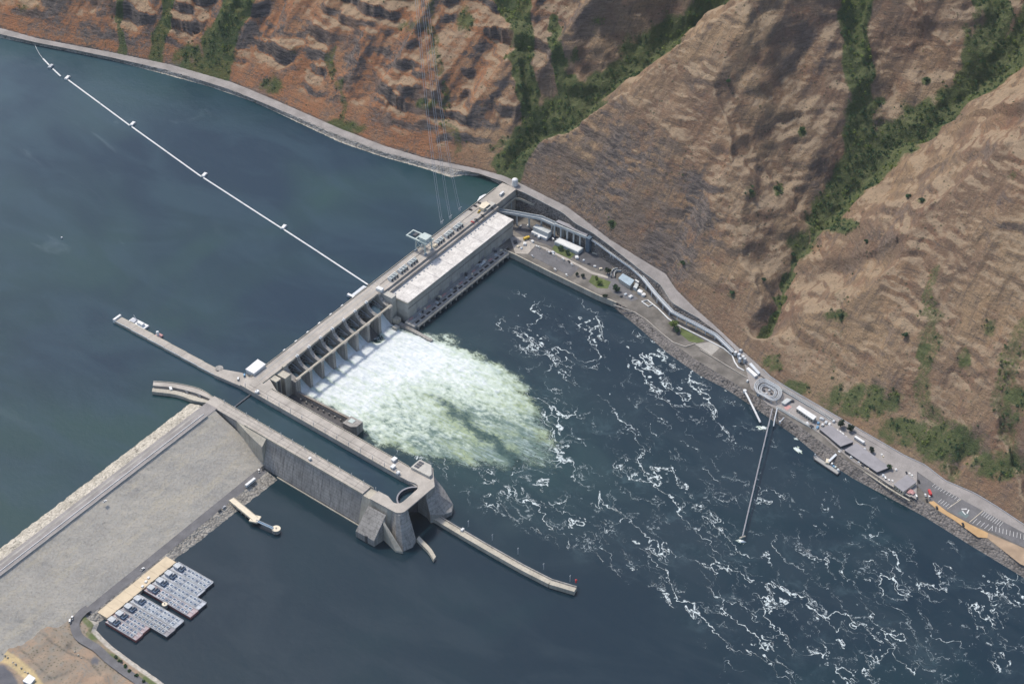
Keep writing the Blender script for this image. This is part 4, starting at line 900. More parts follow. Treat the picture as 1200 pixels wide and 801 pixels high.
# yard surfaces
sheet('yard', [(603, 271), (612, 262), (640, 268), (668, 286), (700, 299), (713, 305), (718, 314), (704, 316), (682, 308), (660, 295), (640, 286), (618, 279)], -22.94, M['asphalt_dark'])
sheet('quay_deck', [(597, 277), (613, 278), (628, 287), (618.5, 297.5), (604, 297)], -22.93, M['deck'])
sheet('parking_lot', [(627.5, 288.4), (679, 313), (669, 324), (619, 298)], -22.9, M['asphalt'])
sheet('footpath', [(628, 286.8), (640, 290), (681, 311), (694, 318), (713, 324), (712, 326), (692, 320.5), (679.5, 313)], -22.86, M['deck'])
sheet('lawn', [(650, 287), (660, 291), (674, 298), (668, 303), (652, 296), (647, 291)], -22.88, M['lawn'])
sheet('lawn', [(694, 322), (704, 326), (716, 330), (712, 338), (700, 337), (690, 330)], -22.9, M['lawn'])
sheet('lot', [(712, 318), (735, 338), (748, 350), (740, 353), (718, 343), (708, 330)], -22.92, M['asphalt'])
sheet('lawn', [(798, 384), (806, 388), (826, 399.5), (818, 401.5), (808, 400), (797, 391)], -22.9, M['lawn'])
sheet('gravel_lot', [(814, 403), (833, 400), (846, 409), (858, 418), (861, 432), (846, 424)], -22.85, M['gravel'])
MB_fence = thing('terrace_wall', (335, -260, -23), 'low pale kerb wall curving along the edge of the terrace', 'wall')
MB().path([W(*a, -22.6) for a in [(719, 357), (733, 362), (744, 366), (757, 374), (775, 390), (789, 401), (803, 406), (815, 402)]], .9, .8).build('wall', M['deck'], MB_fence)
MB().path([W(*a, -22.0) for a in [(820, 409), (845, 424), (868, 438), (895, 452)]], .8, .8).build('wall', M['deck'], MB_fence)
t, c = bld('pump_house', [(725, 326), (730, 320.5), (743, 328), (738, 334.5)], -17.5, -23, 'building with pale blue roof beside the ladder loop', 'building', 'house', 'roof_blue')
MB().prism([P2(742, 336, -19), P2(745, 331, -19), P2(748.5, 333, -19), P2(746, 338, -19)], -23.3, -19).build('annex', M['pale'], t)
MB().prism([P2(744, 328, -18.5), P2(746, 326, -18.5), P2(750, 328.5, -18.5), P2(748, 331, -18.5)], -23.3, -18.5).build('annex', M['white'], t)
lp = thing('ladder_loop', (375, -185, -23), 'horseshoe of pale concrete channel wrapped round the blue roofed building', 'channel')
channel(lp, densify([W(718, 323, -20), W(718.5, 318, -20), W(722, 315, -20), (W(730, 315.5, -20)), W(738, 319, -20), W(746, 324, -20), W(752, 329, -20)], 4), 4, 2.6, M['pale'], M['asphalt'])
t, c = bld('valve_house', [(747, 341), (749, 338.5), (753, 340.5), (751.5, 343)], -19.5, -23, 'small white valve house at the bend of the flume', 'hut', 'white', 'white')
o = MB().cyl(*P2(754, 345.5, -22), -23.2, -20.5, 2.6, 12).cyl(*P2(754, 345.5, -22), -20.48, -20.2, 1.6, 10).build('round_tank', M['white']); tag(o, 'small round white tank beside the valve house', 'tank')
# white domed tank where the deck meets the shore road
wt = thing('water_tank', (*P2(603.5, 216, 6.2), 6), 'white domed water tank where the dam meets the shore road', 'tank'); x, y = P2(603.5, 216, 6.2)
MB().cyl(x, y, 5.4, 12.4, 3.6, 18).build('shell', M['white'], wt); MB().dome(x, y, 12.42, 3.7, 2.4, 18, 5).build('dome', M['white'], wt); MB().tube([(x-3.8, y-1, 6), (x-3.8, y-1, 13)], .15, 5).build('ladder', M['grey_metal'], wt)
# ---- oval raceway
rc = [P2(860+u/5.98, 420+v/5.98, -17.5) for u, v in [(143, 205), (152, 172), (180, 148), (215, 146), (260, 168), (312, 198), (333, 228), (328, 265), (300, 292), (262, 292), (215, 268), (165, 240)]]
rcc = np.mean(np.array(rc), 0); rcd = np.array([q[:2] for q in densify([(*q, 0) for q in rc]+[(*rc[0], 0)], 5)])
ov = thing('oval_raceway', (*rcc, -21.4), 'oval stack of looping pale fish flumes beside the shore road', 'raceway')
for s_, z in ((1., -17), (.9, -17.6), (.79, -18.2), (.62, -19), (.5, -19.4)):
    ring = [(*(rcc+(q-rcc)*s_), z) for q in rcd]
    MB().tube(ring, .62, 6).build('flume_ring', M['grey_metal'], ov)
for k in range(0, len(rcd)-1, 5):
    q = rcd[k]; r = rcc+(q-rcc)*.5
    b = MB(); b.box(q[0]-.3, q[0]+.3, q[1]-.3, q[1]+.3, -22, -17.6); b.bar((q[0], q[1], -18.4), (r[0], r[1], -19.9), .3, .35); b.build('support', M['grey_metal'], ov)
for k in range(4):
    a = k*1.6; MB().cyl(rcc[0]+3.2*math.cos(a), rcc[1]+4.5*math.sin(a), -22, -19.6-.4*(k % 2), 1.3, 10).build('separator_tank', M['dark_metal'] if k % 2 else M['grey_metal'], ov)
sheet('facility_yard', [(872, 425), (886, 430), (905, 446), (925, 458), (950, 470), (975, 487), (1000, 505), (1040, 528), (1075, 548), (1074, 585), (1040, 566), (1000, 541), (960, 508), (925, 486), (900, 474), (880, 455)], -21.3, M['road'])
pf = thing('dewatering_box', (*P2(880, 435, -18), -21), 'long pale dewatering trough feeding the oval raceway', 'trough')
MB().prism([P2(874.5, 431.5, -18.4), P2(877.5, 429.8, -18.4), P2(888, 439, -18.4), P2(884.5, 441, -18.4)], -21.8, -18.4).build('box', M['white'], pf)
MB().prism([P2(877.8, 426, -18.6), P2(880.5, 424.6, -18.6), P2(891, 436.5, -18.6), P2(888.5, 438, -18.6)], -21.8, -18.6).build('side_box', M['steel'], pf)
for k, (a, b_) in enumerate([(862, 412), (866, 415), (868, 411), (871, 417), (867, 420), (873, 421)]):
    x, y = P2(a, b_, -17); MB().box(x-1.6, x+1.6, y-1.3, y+1.3, -21.6, -17+(k % 3)*.8).build('screen_box', M[('white', 'steel', 'grey_metal')[k % 3]], pf)
channel(ov, [W(916, 455, -19.4), W(930, 463, -19.4), W(950, 475, -19.6), W(968, 486, -19.8), W(975, 491, -19.8)], 2.4, 1.6, M['pale'], M['wall'], 'feed_channel')
channel(ov, [W(910, 476, -20), W(925, 485, -20), W(940, 493.5, -20), W(957, 503, -20)], 1.8, 1.2, M['pale'], M['wall'], 'return_channel')
t, c = bld('laboratory', [(933.4, 477.9), (937, 474.9), (956.4, 487.5), (952.8, 491.3)], -16.2, -21.4, 'long white roofed building between the oval raceway and grey shed roofs', 'building', 'house', 'white')
for k in range(7):
    q = np.array(c[0])+(np.array(c[3])-np.array(c[0]))*(k+.5)/7; MB().obox((q[0]-.05, q[1]), (.35, 1.1), 0.24, -19.6, -18.2).build('window', M['glass'], t)
t, c = bld('utility_shed', [(916, 471), (922, 466.5), (927.5, 468), (920, 473)], -18.6, -21.4, 'small pale shed beside the oval raceway', 'shed', 'pale', 'pale')
sheet('red_pad', [(918.5, 477), (924, 474), (928, 476.5), (922, 480.5)], -21.22, M['pink'])
t, c = bld('raceway_shed', [(960.5, 502.2), (973.7, 498.2), (999.8, 517), (985, 522.4)], -17, -21.6, 'flat grey roofed raceway shed next to the white roofed building', 'shed', 'dark_metal', 'roof_grey')
t, c = bld('raceway_shed', [(990, 527), (1004, 519), (1042.5, 546.6), (1027.5, 552.4)], -17.4, -21.9, 'longest grey roofed raceway shed behind the jetty', 'shed', 'dark_metal', 'roof_grey')
t, c = bld('office_building', [(1047.7, 567), (1062.7, 556), (1073.6, 564.4), (1058.5, 575.4)], -17.2, -22.3, 'square grey roofed office beside the parked white vehicles', 'building', 'cream', 'roof_grey')
for k in range(4):
    q = np.array(c[0])+(np.array(c[3])-np.array(c[0]))*(k+.6)/4.2; MB().obox((q[0], q[1]), (.5, .9), math.atan2(c[3][1]-c[0][1], c[3][0]-c[0][0]), -20.6, -19).build('window', M['glass'], t)
for k, (px, py) in enumerate([(964, 497.5), (968, 494.5), (959, 495), (972, 497), (977, 493), (958, 500)]):
    x, y = P2(px, py, -20); o = MB().obox((x, y), (1.6+.5*(k % 2), 1.2), .3, -21.5, -19.2-.3*(k % 3)).obox((x, y), (1.2, .8), .3, -19.2-.3*(k % 3), -18.9-.3*(k % 3)).build('equipment_cabinet', M[('white', 'steel', 'blue')[k % 3]])
    tag(o, ('white', 'pale steel', 'blue')[k % 3]+' equipment cabinet among the pipes by the raceway sheds', 'cabinet', 'equipment cabinets by the raceway sheds %s' % ('white', 'steel', 'blue')[k % 3])
kw = thing('bank_wall', (262, -540, -22), 'pale retaining wall along the bank behind the jetty', 'wall')
wl = [W(*a, -21.2) for a in [(925, 484), (940, 494), (957, 505), (985, 525), (1003, 540), (1022, 553.5), (1040, 566), (1055, 575), (1067, 582)]]
MB().path(wl, 1.1, 1.4).build('wall', M['deck'], kw); MB().path([(q[0]-4, q[1]-1.5, -22.6) for q in wl[2:]], 1.6, .8).build('lower_wall', M['wall_pale'], kw)
# ---- outfalls and jetty
of = thing('outfall_pipe', (200, -480, -31), 'very long thin outfall pipe on piles reaching out into the river', 'pipe')
q0, q1 = np.array(W(905, 479, -20.6)), np.array(W(870, 629, -25.5))
MB().tube([q0, q0*.75+q1*.25, q0*.5+q1*.5, q0*.25+q1*.75, q1], .7, 8).build('pipe', M['grey_metal'], of)
MB().bar(q0+np.array([0, 0, 1]), q1+np.array([0, 0, 1]), 1.0, .25).build('walkway', M['roof_grey'], of)
for k in range(1, 12):
    q = q0+(q1-q0)*k/11.5; MB().cyl(q[0], q[1], -34, q[2], .5, 8).build('pile', M['grey_metal'], of)
MB().bar(q1+np.array([-3, 1.5, 0]), q1+np.array([3, -1.5, 0]), 1.2, 1.4).build('outlet', M['wall_pale'], of)
o = MB().tube([W(911, 477.5, -20.6), W(908, 490, -23.4), W(906.5, 499, -27)], .7, 8).build('outfall_pipe', M['steel']); tag(o, 'short thin outfall pipe right beside the start of the long one', 'pipe')
o = MB().tube([W(872.5, 457.5, -22), W(877, 466, -22.6), W(884, 480, -24.5), W(891, 494.5, -28.4)], 1.1, 10).cyl(*P2(872.8, 458, -22), -24, -20.6, 1.9, 12).build('outfall_pipe', M['white']); tag(o, 'thick white outfall pipe with a round head pouring into the river', 'pipe')
o = MB().tube([W(925, 483, -21.4), W(919, 489, -23), W(914.5, 493.5, -25)], .55, 7).cyl(*P2(914, 494, -25), -27, -24.2, 1, 10).build('outfall_pipe', M['steel']); tag(o, 'little outfall pipe ending in a knob on the bank below the red pad', 'pipe')
jt = thing('jetty', (255, -530, -32), 'grey steel jetty barge with a pale ramp below the raceway sheds', 'jetty')
MB().prism([P2(953, 533.5, -28.2), P2(956.5, 532, -28.2), P2(985, 552, -28.2), P2(981, 556, -28.2), P2(954, 538, -28.2)], -31.5, -28.2).build('hull', M['dark_metal'], jt)
MB().prism([P2(954, 534.5, -28), P2(956, 533.5, -28), P2(984, 552.6, -28), P2(981, 555, -28), P2(955, 537.6, -28)], -28.18, -27.95).build('deck', M['deck_grey'], jt)
MB().bar(W(985.5, 527, -21.6), W(971, 540.5, -25.5), 2.6, .9).build('ramp', M['steel'], jt); 
MB().obox(P2(970, 540.6, -27), (3, 2), .4, -28.1, -25.6).build('landing_float', M['cream'], jt)
for k, (px, py) in enumerate([(975, 543), (979, 547), (982, 550), (977, 546)]): MB().obox(P2(px, py, -27), (1.3, .9), .4*k, -27.94, -26.3).build('deck_cargo', M[('white', 'green_metal', 'steel', 'blue')[k]], jt)
MB().cyl(*P2(955, 534.5, -28), -34, -24.5, .7, 8).cyl(*P2(983, 553, -28), -34, -24.5, .7, 8).build('spud_pile', M['grey_metal'], jt)
def foam_patch(px, py, rx, ry, ang, label, z=-29.93, seed=1):
    c = np.array(P2(px, py, z)); gx_, gy_ = np.meshgrid(np.linspace(-1.6, 1.6, 44), np.linspace(-1.6, 1.6, 44))
    u_ = gx_*rx; v_ = gy_*ry; X = c[0]+u_*math.cos(ang)-v_*math.sin(ang); Y = c[1]+u_*math.sin(ang)+v_*math.cos(ang)
    r_ = np.hypot(gx_, gy_)+.55*fbm(gx_*1.5+seed, gy_*1.5, 4); k_ = sstep(1.15, .35, r_)
    o = grid_mesh('outfall_foam', X, Y, z-.5+k_*(.75+.5*np.abs(fbm(X/2.5, Y/2.5, 3))), fo_.data.materials[0], {'white': k_*.9, 'core': .25+k_*.75}, k_ > .03)
    return tag(o, label, 'foam', kind='stuff')
foam_patch(893, 501, 3.6, 7, .4, 'small pale foam patch where the thick white outfall pours in', seed=2)
foam_patch(935, 527, 3.6, 7.5, -.35, 'larger pale green foam patch beside the jetty bank', seed=5)
foam_patch(933, 514, 1.6, 3, .1, 'tiny foam patch close to the bank by the outfall', seed=8)
foam_patch(869, 634, 3, 5, .2, 'foam trail at the tip of the long outfall pipe', seed=11)
# ---- car park
sheet('car_park', [(1052, 533), (1074, 545), (1108, 566), (1142, 580), (1175, 599), (1230, 634), (1224, 652), (1200, 641), (1165, 624.5), (1137, 613), (1110, 598), (1090, 585), (1076, 570)], -22.1, M['asphalt'])
sheet('dirt_strip', [(1088, 588), (1094, 586.5), (1110, 599), (1137, 614), (1158, 624), (1157, 630), (1146, 629), (1118, 609), (1100, 598)], -22.0, simple('orange_dirt', (.46, .3, .15), .15, .08, .95))
sheet('dirt_strip', [(1158, 624), (1200, 642), (1240, 660), (1240, 682), (1195, 660), (1157, 630)], -22.0, M['dirt'])
Z6 = lambda u, v: W(1000+u/5.98, 500+v/5.98, -22.03)
mk = MB()
for k in range(10): a = np.array((572, 398))+np.array((175, 100))*k/9; mk.bar(Z6(a[0]+14, a[1]-12), Z6(a[0]-20, a[1]+18), .35, .05)
for k in range(5): a = np.array((608, 515))+np.array((70, 42))*k/4; mk.bar(Z6(a[0]+12, a[1]-10), Z6(a[0]-14, a[1]+12), .35, .05)
for k in range(9): a = np.array((915, 600))+np.array((125, 75))*k/8; mk.bar(Z6(a[0]+10, a[1]-10), Z6(a[0]-18, a[1]+20), .35, .05)
for k in range(5): a = np.array((850, 660))+np.array((110, 50))*k/4; mk.bar(Z6(a[0]+16, a[1]-16), Z6(a[0]-14, a[1]+14), .35, .05)
for k in range(10): a = np.array((975, 708))+np.array((222, 62))*k/9; mk.bar(Z6(a[0]+1, a[1]-18), Z6(a[0]-2, a[1]+18), .35, .05)
tag(mk.build('parking_lines', M['white']), kind='structure')
mk = MB(); mk.bar(Z6(755, 505), Z6(660, 572), .5, .05); mk.bar(Z6(906, 588), Z6(814, 666), .5, .05); tag(mk.build('lane_lines', M['cream']), kind='structure')
mk = MB(); tri = [(752, 574), (812, 574), (790, 618)]
for k in range(3):
    a, b_ = np.array(tri[k]), np.array(tri[(k+1) % 3]); mk.bar(Z6(*(a*.9+b_*.1)), Z6(*(a*.36+b_*.64)), 1.1, .05)
    m_ = a*.42+b_*.58; c_ = np.mean(tri, 0); n_ = (c_-m_)*.35; h_ = a*.2+b_*.8
    mk.add([Z6(*(m_-n_)), Z6(*(m_+n_)), Z6(*h_)], [[0, 1, 2]])
tag(mk.build('pavement_mark', M['white']), kind='structure')
sheet('painted_bay', [(1122, 601), (1127, 598), (1136, 603), (1132, 607)], -22.04, simple('teal_paint', (.13, .17, .17), .1, .2, .8), th=.012)
# guard rail along the shore road
gr = thing('guard_rail', (330, -400, -20), 'thin pale guard rail along the uphill edge of the shore road', 'guard rail')
gy_ = np.arange(-760, -395, 6.)
MB().path([(float(xru(y))+.2, y, float(zru(y))+.75) for y in gy_], .35, .5).build('rail', M['steel'], gr)
b = MB()
for y in gy_: b.box(float(xru(y))+.05, float(xru(y))+.3, y-.1, y+.1, float(zru(y))-.3, float(zru(y))+.7)
b.build('posts', M['grey_metal'], gr)
g2 = thing('parapet', (400, -60, 5), 'pale concrete parapet along the road above the powerhouse yard', 'parapet')
MB().path([(float(xrl(y))-.1, y, float(zrl(y))+.5) for y in np.arange(-300, -6, 6.)], .5, 1.1).build('wall', M['deck_grey'], g2)

# ------------------------------------------------------------------ vehicles
def car_mesh(kind):
    b = MB()
    L, Wd = {'car': (4.6, 1.9), 'van': (5.4, 2.1), 'pickup': (5.6, 2.0), 'truck': (8.0, 2.5)}[kind]
    def prof(pts, w0, w1):
        n = len(pts); b.add([(x, -w0 if z < 1.05 else -w1, z) for x, z in pts]+[(x, w0 if z < 1.05 else w1, z) for x, z in pts], [list(range(n))[::-1], [n+i for i in range(n)]]+[[i, (i+1) % n, (i+1) % n+n, i+n] for i in range(n)])
    h = L/2
    b.cur = 0
    if kind == 'truck':
        b.box(-h, h, -1.2, 1.2, .55, .95); b.box(h-2.2, h, -1.2, 1.2, .95, 2.7); b.box(-h, h-2.5, -1.25, 1.25, .97, 3.2)
        b.cur = 1; b.box(h-.02, h+.03, -1.05, 1.05, 1.6, 2.5)
    else:
        prof([(-h, .4), (h, .4), (h+.02, .75), (h-.15, .95), (-h+.1, 1.0), (-h, .8)], Wd/2, Wd/2)
        if kind == 'car': cabin = [(-h+.5, 1.0), (h-1.25, 1.0), (h-2.0, 1.5), (-h+1.2, 1.52)]
        elif kind == 'van': cabin = [(-h+.05, 1.0), (h-.7, 1.0), (h-1.5, 2.05), (-h+.1, 2.1)]
        else: cabin = [(-h+1.9, 1.0), (h-1.4, 1.0), (h-2.0, 1.75), (-h+2.1, 1.8)]
        b.cur = 1; prof(cabin, Wd/2-.08, Wd/2-.18)
        b.cur = 0; x0, x1 = cabin[3][0], cabin[2][0]; b.box(x0+.03, x1-.03, -Wd/2+.2, Wd/2-.2, cabin[2][1]+.01, cabin[2][1]+.1)
        if kind == 'pickup': b.cur = 2; b.box(-h+.15, -h+1.8, -.75, .75, .99, 1.02)
    b.cur = 2
    for x in (-h*.62, h*.62):
        for y in (-Wd/2+.12, Wd/2-.12):
            n = 10; r = .36 if kind != 'truck' else .5
            b.add([(x+r*math.cos(2*math.pi*i/n), y-.12, r+r*math.sin(2*math.pi*i/n)) for i in range(n)]+[(x+r*math.cos(2*math.pi*i/n), y+.12, r+r*math.sin(2*math.pi*i/n)) for i in range(n)], [list(range(n)), list(range(2*n-1, n-1, -1))]+[[i, i+n, (i+1) % n+n, (i+1) % n] for i in range(n)])
    return b.mesh(kind, [M['white'], M['glass'], M['black']])
CARS = {k: car_mesh(k) for k in ('car', 'van', 'pickup', 'truck')}
AX, AY = 0, math.pi/2
def vehicle(kind, colr, px, py, z, ang, label, group=None):
    me = CARS[kind]
    if colr != 'white':
        key = kind+colr
        if key not in CARS:
            CARS[key] = me.copy(); CARS[key].materials[0] = M[colr]
        me = CARS[key]
    nm = {'car': 'car', 'van': 'van', 'pickup': 'pickup_truck', 'truck': 'box_truck'}[kind]
    o = place(nm, me, (*P2(px, py, z), z), ang); return tag(o, label, nm.replace('_', ' ').split()[-1] if kind != 'truck' else 'truck', group)
z1p = lambda u, v: (420+u/5.98, 200+v/5.98)
GD = 'dark cars parked on the powerhouse deck'
for u, v in [(785, 275), (820, 250), (850, 230), (870, 315), (825, 345)]: vehicle('car', 'black', *z1p(u, v), 5.02, AY+.15, 'dark car parked on the powerhouse deck', GD)
for u, v in [(912, 250), (935, 245)]: vehicle('car', 'black', *z1p(u, v+18), 5.02, AY, 'dark car beside the cream lift house on the deck', 'dark cars beside the lift house')
vehicle('car', 'red', *z1p(800, 362), 5.02, AY, 'only red car on the powerhouse deck')
vehicle('truck', 'white', *z1p(1005, 168), 5.02, .1, 'white truck driving on the deck towards the shore road')
vehicle('pickup', 'yellow', *z1p(845, 290), 5.02, .2, 'yellow utility pickup on the powerhouse deck')
vehicle('pickup', 'white', 314.5-2, 437.5+.5, 5.02, .3, 'white pickup parked on the lock landing') if False else None
z7p = lambda u, v: (120+u/5.98, 360+v/5.98)
vehicle('van', 'white', *z7p(952, 503), 4.25, .7, 'white van parked on the landing beside the blue one')
vehicle('van', 'blue', *z7p(996, 478), 4.25, .7, 'pale blue van parked on the landing next to the white shed')
k3p = lambda u, v: (230+u/5.98, 530+v/5.98)
vehicle('pickup', 'white', *k3p(440, 130), -25.6, .9, 'white pickup at the foot of the lock wall'); vehicle('car', 'black', *k3p(467, 118), -25.6, .9, 'dark car behind the white pickup by the lock wall')
tr = thing('tanker_trailer', (*P2(*k3p(380, 222), -25.8), -25.8), 'long white trailer parked on the toe road', 'trailer'); x, y = P2(*k3p(380, 222), -25.8)
MB().obox((x, y), (7, 1.35), 0, -24.7, -21.8).build('body', M['white'], tr); MB().obox((x, y), (6.6, .7), 0, -25.1, -24.72).build('chassis', M['black'], tr)
for dx in (-5.5, -4.3, 5): 
    for dy in (-1, 1): MB().tube([(x+dx, y+dy-.2, -25.3), (x+dx, y+dy+.2, -25.3)], .5, 10).build('wheel', M['black'], tr)
vehicle('car', 'silver', *k3p(195, 385), -25.85, .1, 'silver car parked by the mooring dock approach'); vehicle('car', 'black', *k3p(165, 408), -25.85, .1, 'dark car parked by the mooring dock approach')
vehicle('van', 'white', 82, 727.5, -23.6, .7, 'white van at the road bend below the gravel slope'); vehicle('pickup', 'white', 84.5, 724, -23.6, .7, 'white pickup in front of the white van at the road bend')
vehicle('pickup', 'white', 167, 667, -25.75, .05, 'white pickup on the toe road behind the barge landing')
vehicle('car', 'white', 123, 604.5-17, 6.0, 0, 'white car driving along the embankment crest')
k1p = lambda u, v: (600+u/10, 230+v/10)
for i, (u, v, c_, k_) in enumerate([(268, 452, 'white', 'van'), (318, 478, 'white', 'truck'), (355, 425, 'silver', 'car'), (375, 460, 'white', 'pickup'), (185, 345, 'white', 'car'), (97, 355, 'silver', 'car'), (478, 505, 'white', 'van'), (535, 512, 'white', 'car')]):
    vehicle(k_, c_, *k1p(u, v), -22.88, [.6, .5, .2, .5, .3, 0, 1, 1][i], ['white van parked behind the white truck in the dark yard', 'white box truck in the dark yard', 'silver car between truck and ladder block', 'white pickup beside the white truck in the yard', 'white car close to the powerhouse end wall', 'silver car in the shade of the powerhouse end', 'white van beside the ladder hall columns', 'white car next to the van by the ladder hall'][i])
vehicle('truck', 'yellow', *k1p(170, 500), -22.88, -.3, 'yellow crane truck on the quay deck')
for i, (u, v, c_) in enumerate([(290, 590, 'white'), (315, 600, 'white'), (435, 662, 'silver'), (450, 668, 'black'), (485, 685, 'white'), (600, 740, 'white'), (668, 768, 'black'), (700, 800, 'white'), (505, 870, 'white'), (640, 925, 'white'), (240, 705, 'silver')]):
    vehicle('car', c_, *k1p(u, v if i != 8 else 860), -22.84, 1.1, c_+' car parked in the quay car park', c_+' cars in the quay car park')
z6p = lambda u, v: (1000+u/5.98, 500+v/5.98)
for u, v, c_, k_, lb_ in [(222, 360, 'white', 'van', 'white van parked behind the office, closest to the sheds'), (250, 378, 'white', 'car', 'white car between two white vehicles behind the office'), (275, 383, 'white', 'car', 'white car right beside the office wall'),
        (372, 325, 'black', 'car', 'black car above the office roof'), (394, 333, 'white', 'car', 'white car parked in front of the office beside the black car'), (411, 346, 'white', 'car', 'white car at the office corner'), (458, 385, 'black', 'pickup', 'black pickup at the side of the office'),
        (440, 488, 'white', 'van', 'white van beside the faded red tents'), (535, 467, 'red', 'truck', 'red truck at the edge of the car park'), (505, 480, 'white', 'car', 'white car behind the red truck'), (533, 495, 'white', 'pickup', 'white pickup below the red truck'), (515, 516, 'black', 'car', 'black car at the edge of the orange dirt'),
        (585, 568, 'black', 'car', 'dark car standing on the orange dirt strip'), (768, 686, 'black', 'pickup', 'dark pickup standing on the orange dirt strip'), (200, 200, 'white', 'car', 'white car by the dark tree on the shore road'), (208, 212, 'cream', 'car', 'cream car by the dark tree on the shore road')]:
    vehicle(k_, c_, *z6p(u, v), -22.05, .75, lb_)
for u, v in [(724, 510), (745, 520), (762, 532)]: vehicle('van', 'white', 860+u/5.98, 420+v/5.98, -21.2, .95, 'white van parked along the back of the first raceway shed', 'white vans behind the raceway shed')
tr = thing('long_trailer', (*P2(1007, 516, -21), -21.2), 'long white box trailer parked between road and raceway sheds', 'trailer'); x, y = P2(1007, 516.5, -20.5); a_ = math.atan2(P(1012, 518.6, -20)[1]-P(1002, 512, -20)[1], P(1012, 518.6, -20)[0]-P(1002, 512, -20)[0])
MB().obox((x, y), (6.4, 1.4), a_, -20.4, -17.6).build('body', M['white'], tr); MB().obox((x, y), (6, .8), a_, -21.3, -20.42).build('chassis', M['black'], tr)
for u, v, s in [(400, 450, 2.6), (414, 462, 2.2), (390, 460, 1.8)]:
    x, y = P2(*z6p(u, v), -20.5); b = MB(); b.obox((x, y), (s, s), .6, -20.3, -20.0)
    b2 = MB().prism([(x-s, y-s), (x+s, y-s), (x+s, y+s), (x-s, y+s)], -20, -18.9, [(x-.2, y-.2), (x+.2, y-.2), (x+.2, y+.2), (x-.2, y+.2)])
    tn = thing('canopy_tent', (x, y, -22.2), 'faded red canopy tent beside the office', 'tent', 'faded red tents beside the office'); b2.build('roof', M['pink'], tn)
    for dx in (-1, 1):
        for dy in (-1, 1): MB().box(x+dx*s*.9-.1, x+dx*s*.9+.1, y+dy*s*.9-.1, y+dy*s*.9+.1, -22.3, -20).build('leg', M['grey_metal'], tn)

for i, (px, py) in enumerate([(622, 291), (632, 294.5), (641, 299), (652, 304), (661, 309), (670, 313.5)]):
    x, y = P2(px, py, -22.8); t = thing('lamp_post', (x, y, -22.9), 'slim lamp post along the quay car park', 'lamp post', 'lamp posts along the quay car park')
    MB().cyl(x, y, -22.95, -15.5, .16, 6).build('pole', M['grey_metal'], t); MB().box(x-1.2, x+.2, y-.2, y+.2, -15.5, -15.2).build('lamp_head', M['white'], t)
for i, (px, py, c_) in enumerate([(607, 289, 'cream'), (611, 291, 'steel'), (615, 286, 'white'), (604, 284, 'dark_metal'), (624, 283, 'white'), (648, 296, 'steel'), (690, 309, 'dark_metal'), (697, 312, 'white'), (704, 315, 'cream'), (733, 345, 'steel'), (739, 348, 'white'), (728, 347, 'dark_metal'), (684, 305, 'steel'), (676, 302, 'white')]):
    x, y = P2(px, py, -22.5); s = random.uniform(1, 1.9); o = MB().obox((x, y), (s*1.3, s), .3*i, -23, -22.9+s*1.1).obox((x, y), (s*.9, s*.6), .3*i, -22.9+s*1.1, -22.6+s*1.2).build('storage_crate', M[c_])
    tag(o, {'cream': 'cream', 'steel': 'pale steel', 'white': 'white', 'dark_metal': 'dark'}[c_]+' storage crate standing about the powerhouse yard', 'crate', c_.replace('_', ' ')+' crates in the powerhouse yard')
for i, (px, py, c_) in enumerate([(889, 462, 'steel'), (876, 446, 'white'), (929, 470, 'dark_metal'), (941, 483, 'steel'), (946, 496, 'white'), (951, 500, 'dark_metal'), (963, 491, 'steel'), (990, 512, 'white'), (1013, 526, 'steel'), (1030, 541, 'white'), (1018, 549, 'cream'), (1012, 545, 'dark_metal'), (1007, 541, 'steel'), (998, 535, 'white'), (1035, 557, 'steel'), (1050, 550, 'white')]):
    x, y = P2(px, py, -21); s = random.uniform(.9, 1.7); o = MB().obox((x, y), (s*1.4, s), .27*i, -22.2, -21.3+s).obox((x, y), (s*.8, s*.7), .27*i, -21.3+s, -21+s*1.2).build('storage_crate', M[c_])
    tag(o, {'cream': 'cream', 'steel': 'pale steel', 'white': 'white', 'dark_metal': 'dark'}[c_]+' crate among the fish facility sheds', 'crate', c_.replace('_', ' ')+' crates among the fish facility sheds')
# ------------------------------------------------------------------ on the dam: gantry crane, transformers, sheds
gc = thing('gantry_crane', (252, 10, 5), 'pale gantry crane straddling the powerhouse intake deck', 'crane')
for x in (246, 258):
    for y in (16.4, 2.6):
        MB().bar((x, y, 5.0), (x, y+(-.8 if y > 9 else .8), 19.5), 1.3, 1.3).build('leg', M['green_metal'], gc); MB().box(x-2.4, x+2.4, y-.7, y+.7, 5.02, 6.6).build('bogie', M['grey_metal'], gc)
for x in (246, 258): MB().box(x-.8, x+.8, 0, 30, 19.5, 21.2).build('girder', M['green_metal'], gc)
for y in (1, 9.5, 17, 29.4): MB().box(246.8, 257.2, y-.6, y+.6, 19.6, 21.0).build('cross_beam', M['green_metal'], gc)
MB().box(246.9, 257.1, 2, 12, 21.02, 25.2).build('machine_house', M['green_metal'], gc); MB().box(246.5, 257.5, 1.6, 12.4, 25.22, 25.6).build('roof', M['green_metal'], gc)
MB().box(249, 255, 19, 23, 21.0, 22.6).build('trolley', M['dark_metal'], gc); MB().box(258.9, 261.4, 4, 7, 14, 18).build('cab', M['white'], gc)
for x in (246, 258): MB().bar((x, 15.6, 10), (x, 3.4, 18.6), .5).bar((x, 15.6, 18.6), (x, 3.4, 10), .5).build('brace', M['green_metal'], gc)
o = MB().box(262, 267, 1.2, 4.4, 5.02, 7.8).box(263, 266, 1.6, 4, 7.8, 8.5).build('equipment_cabinet', M['cream']); tag(o, 'cream equipment cabinet under the gantry crane', 'cabinet')
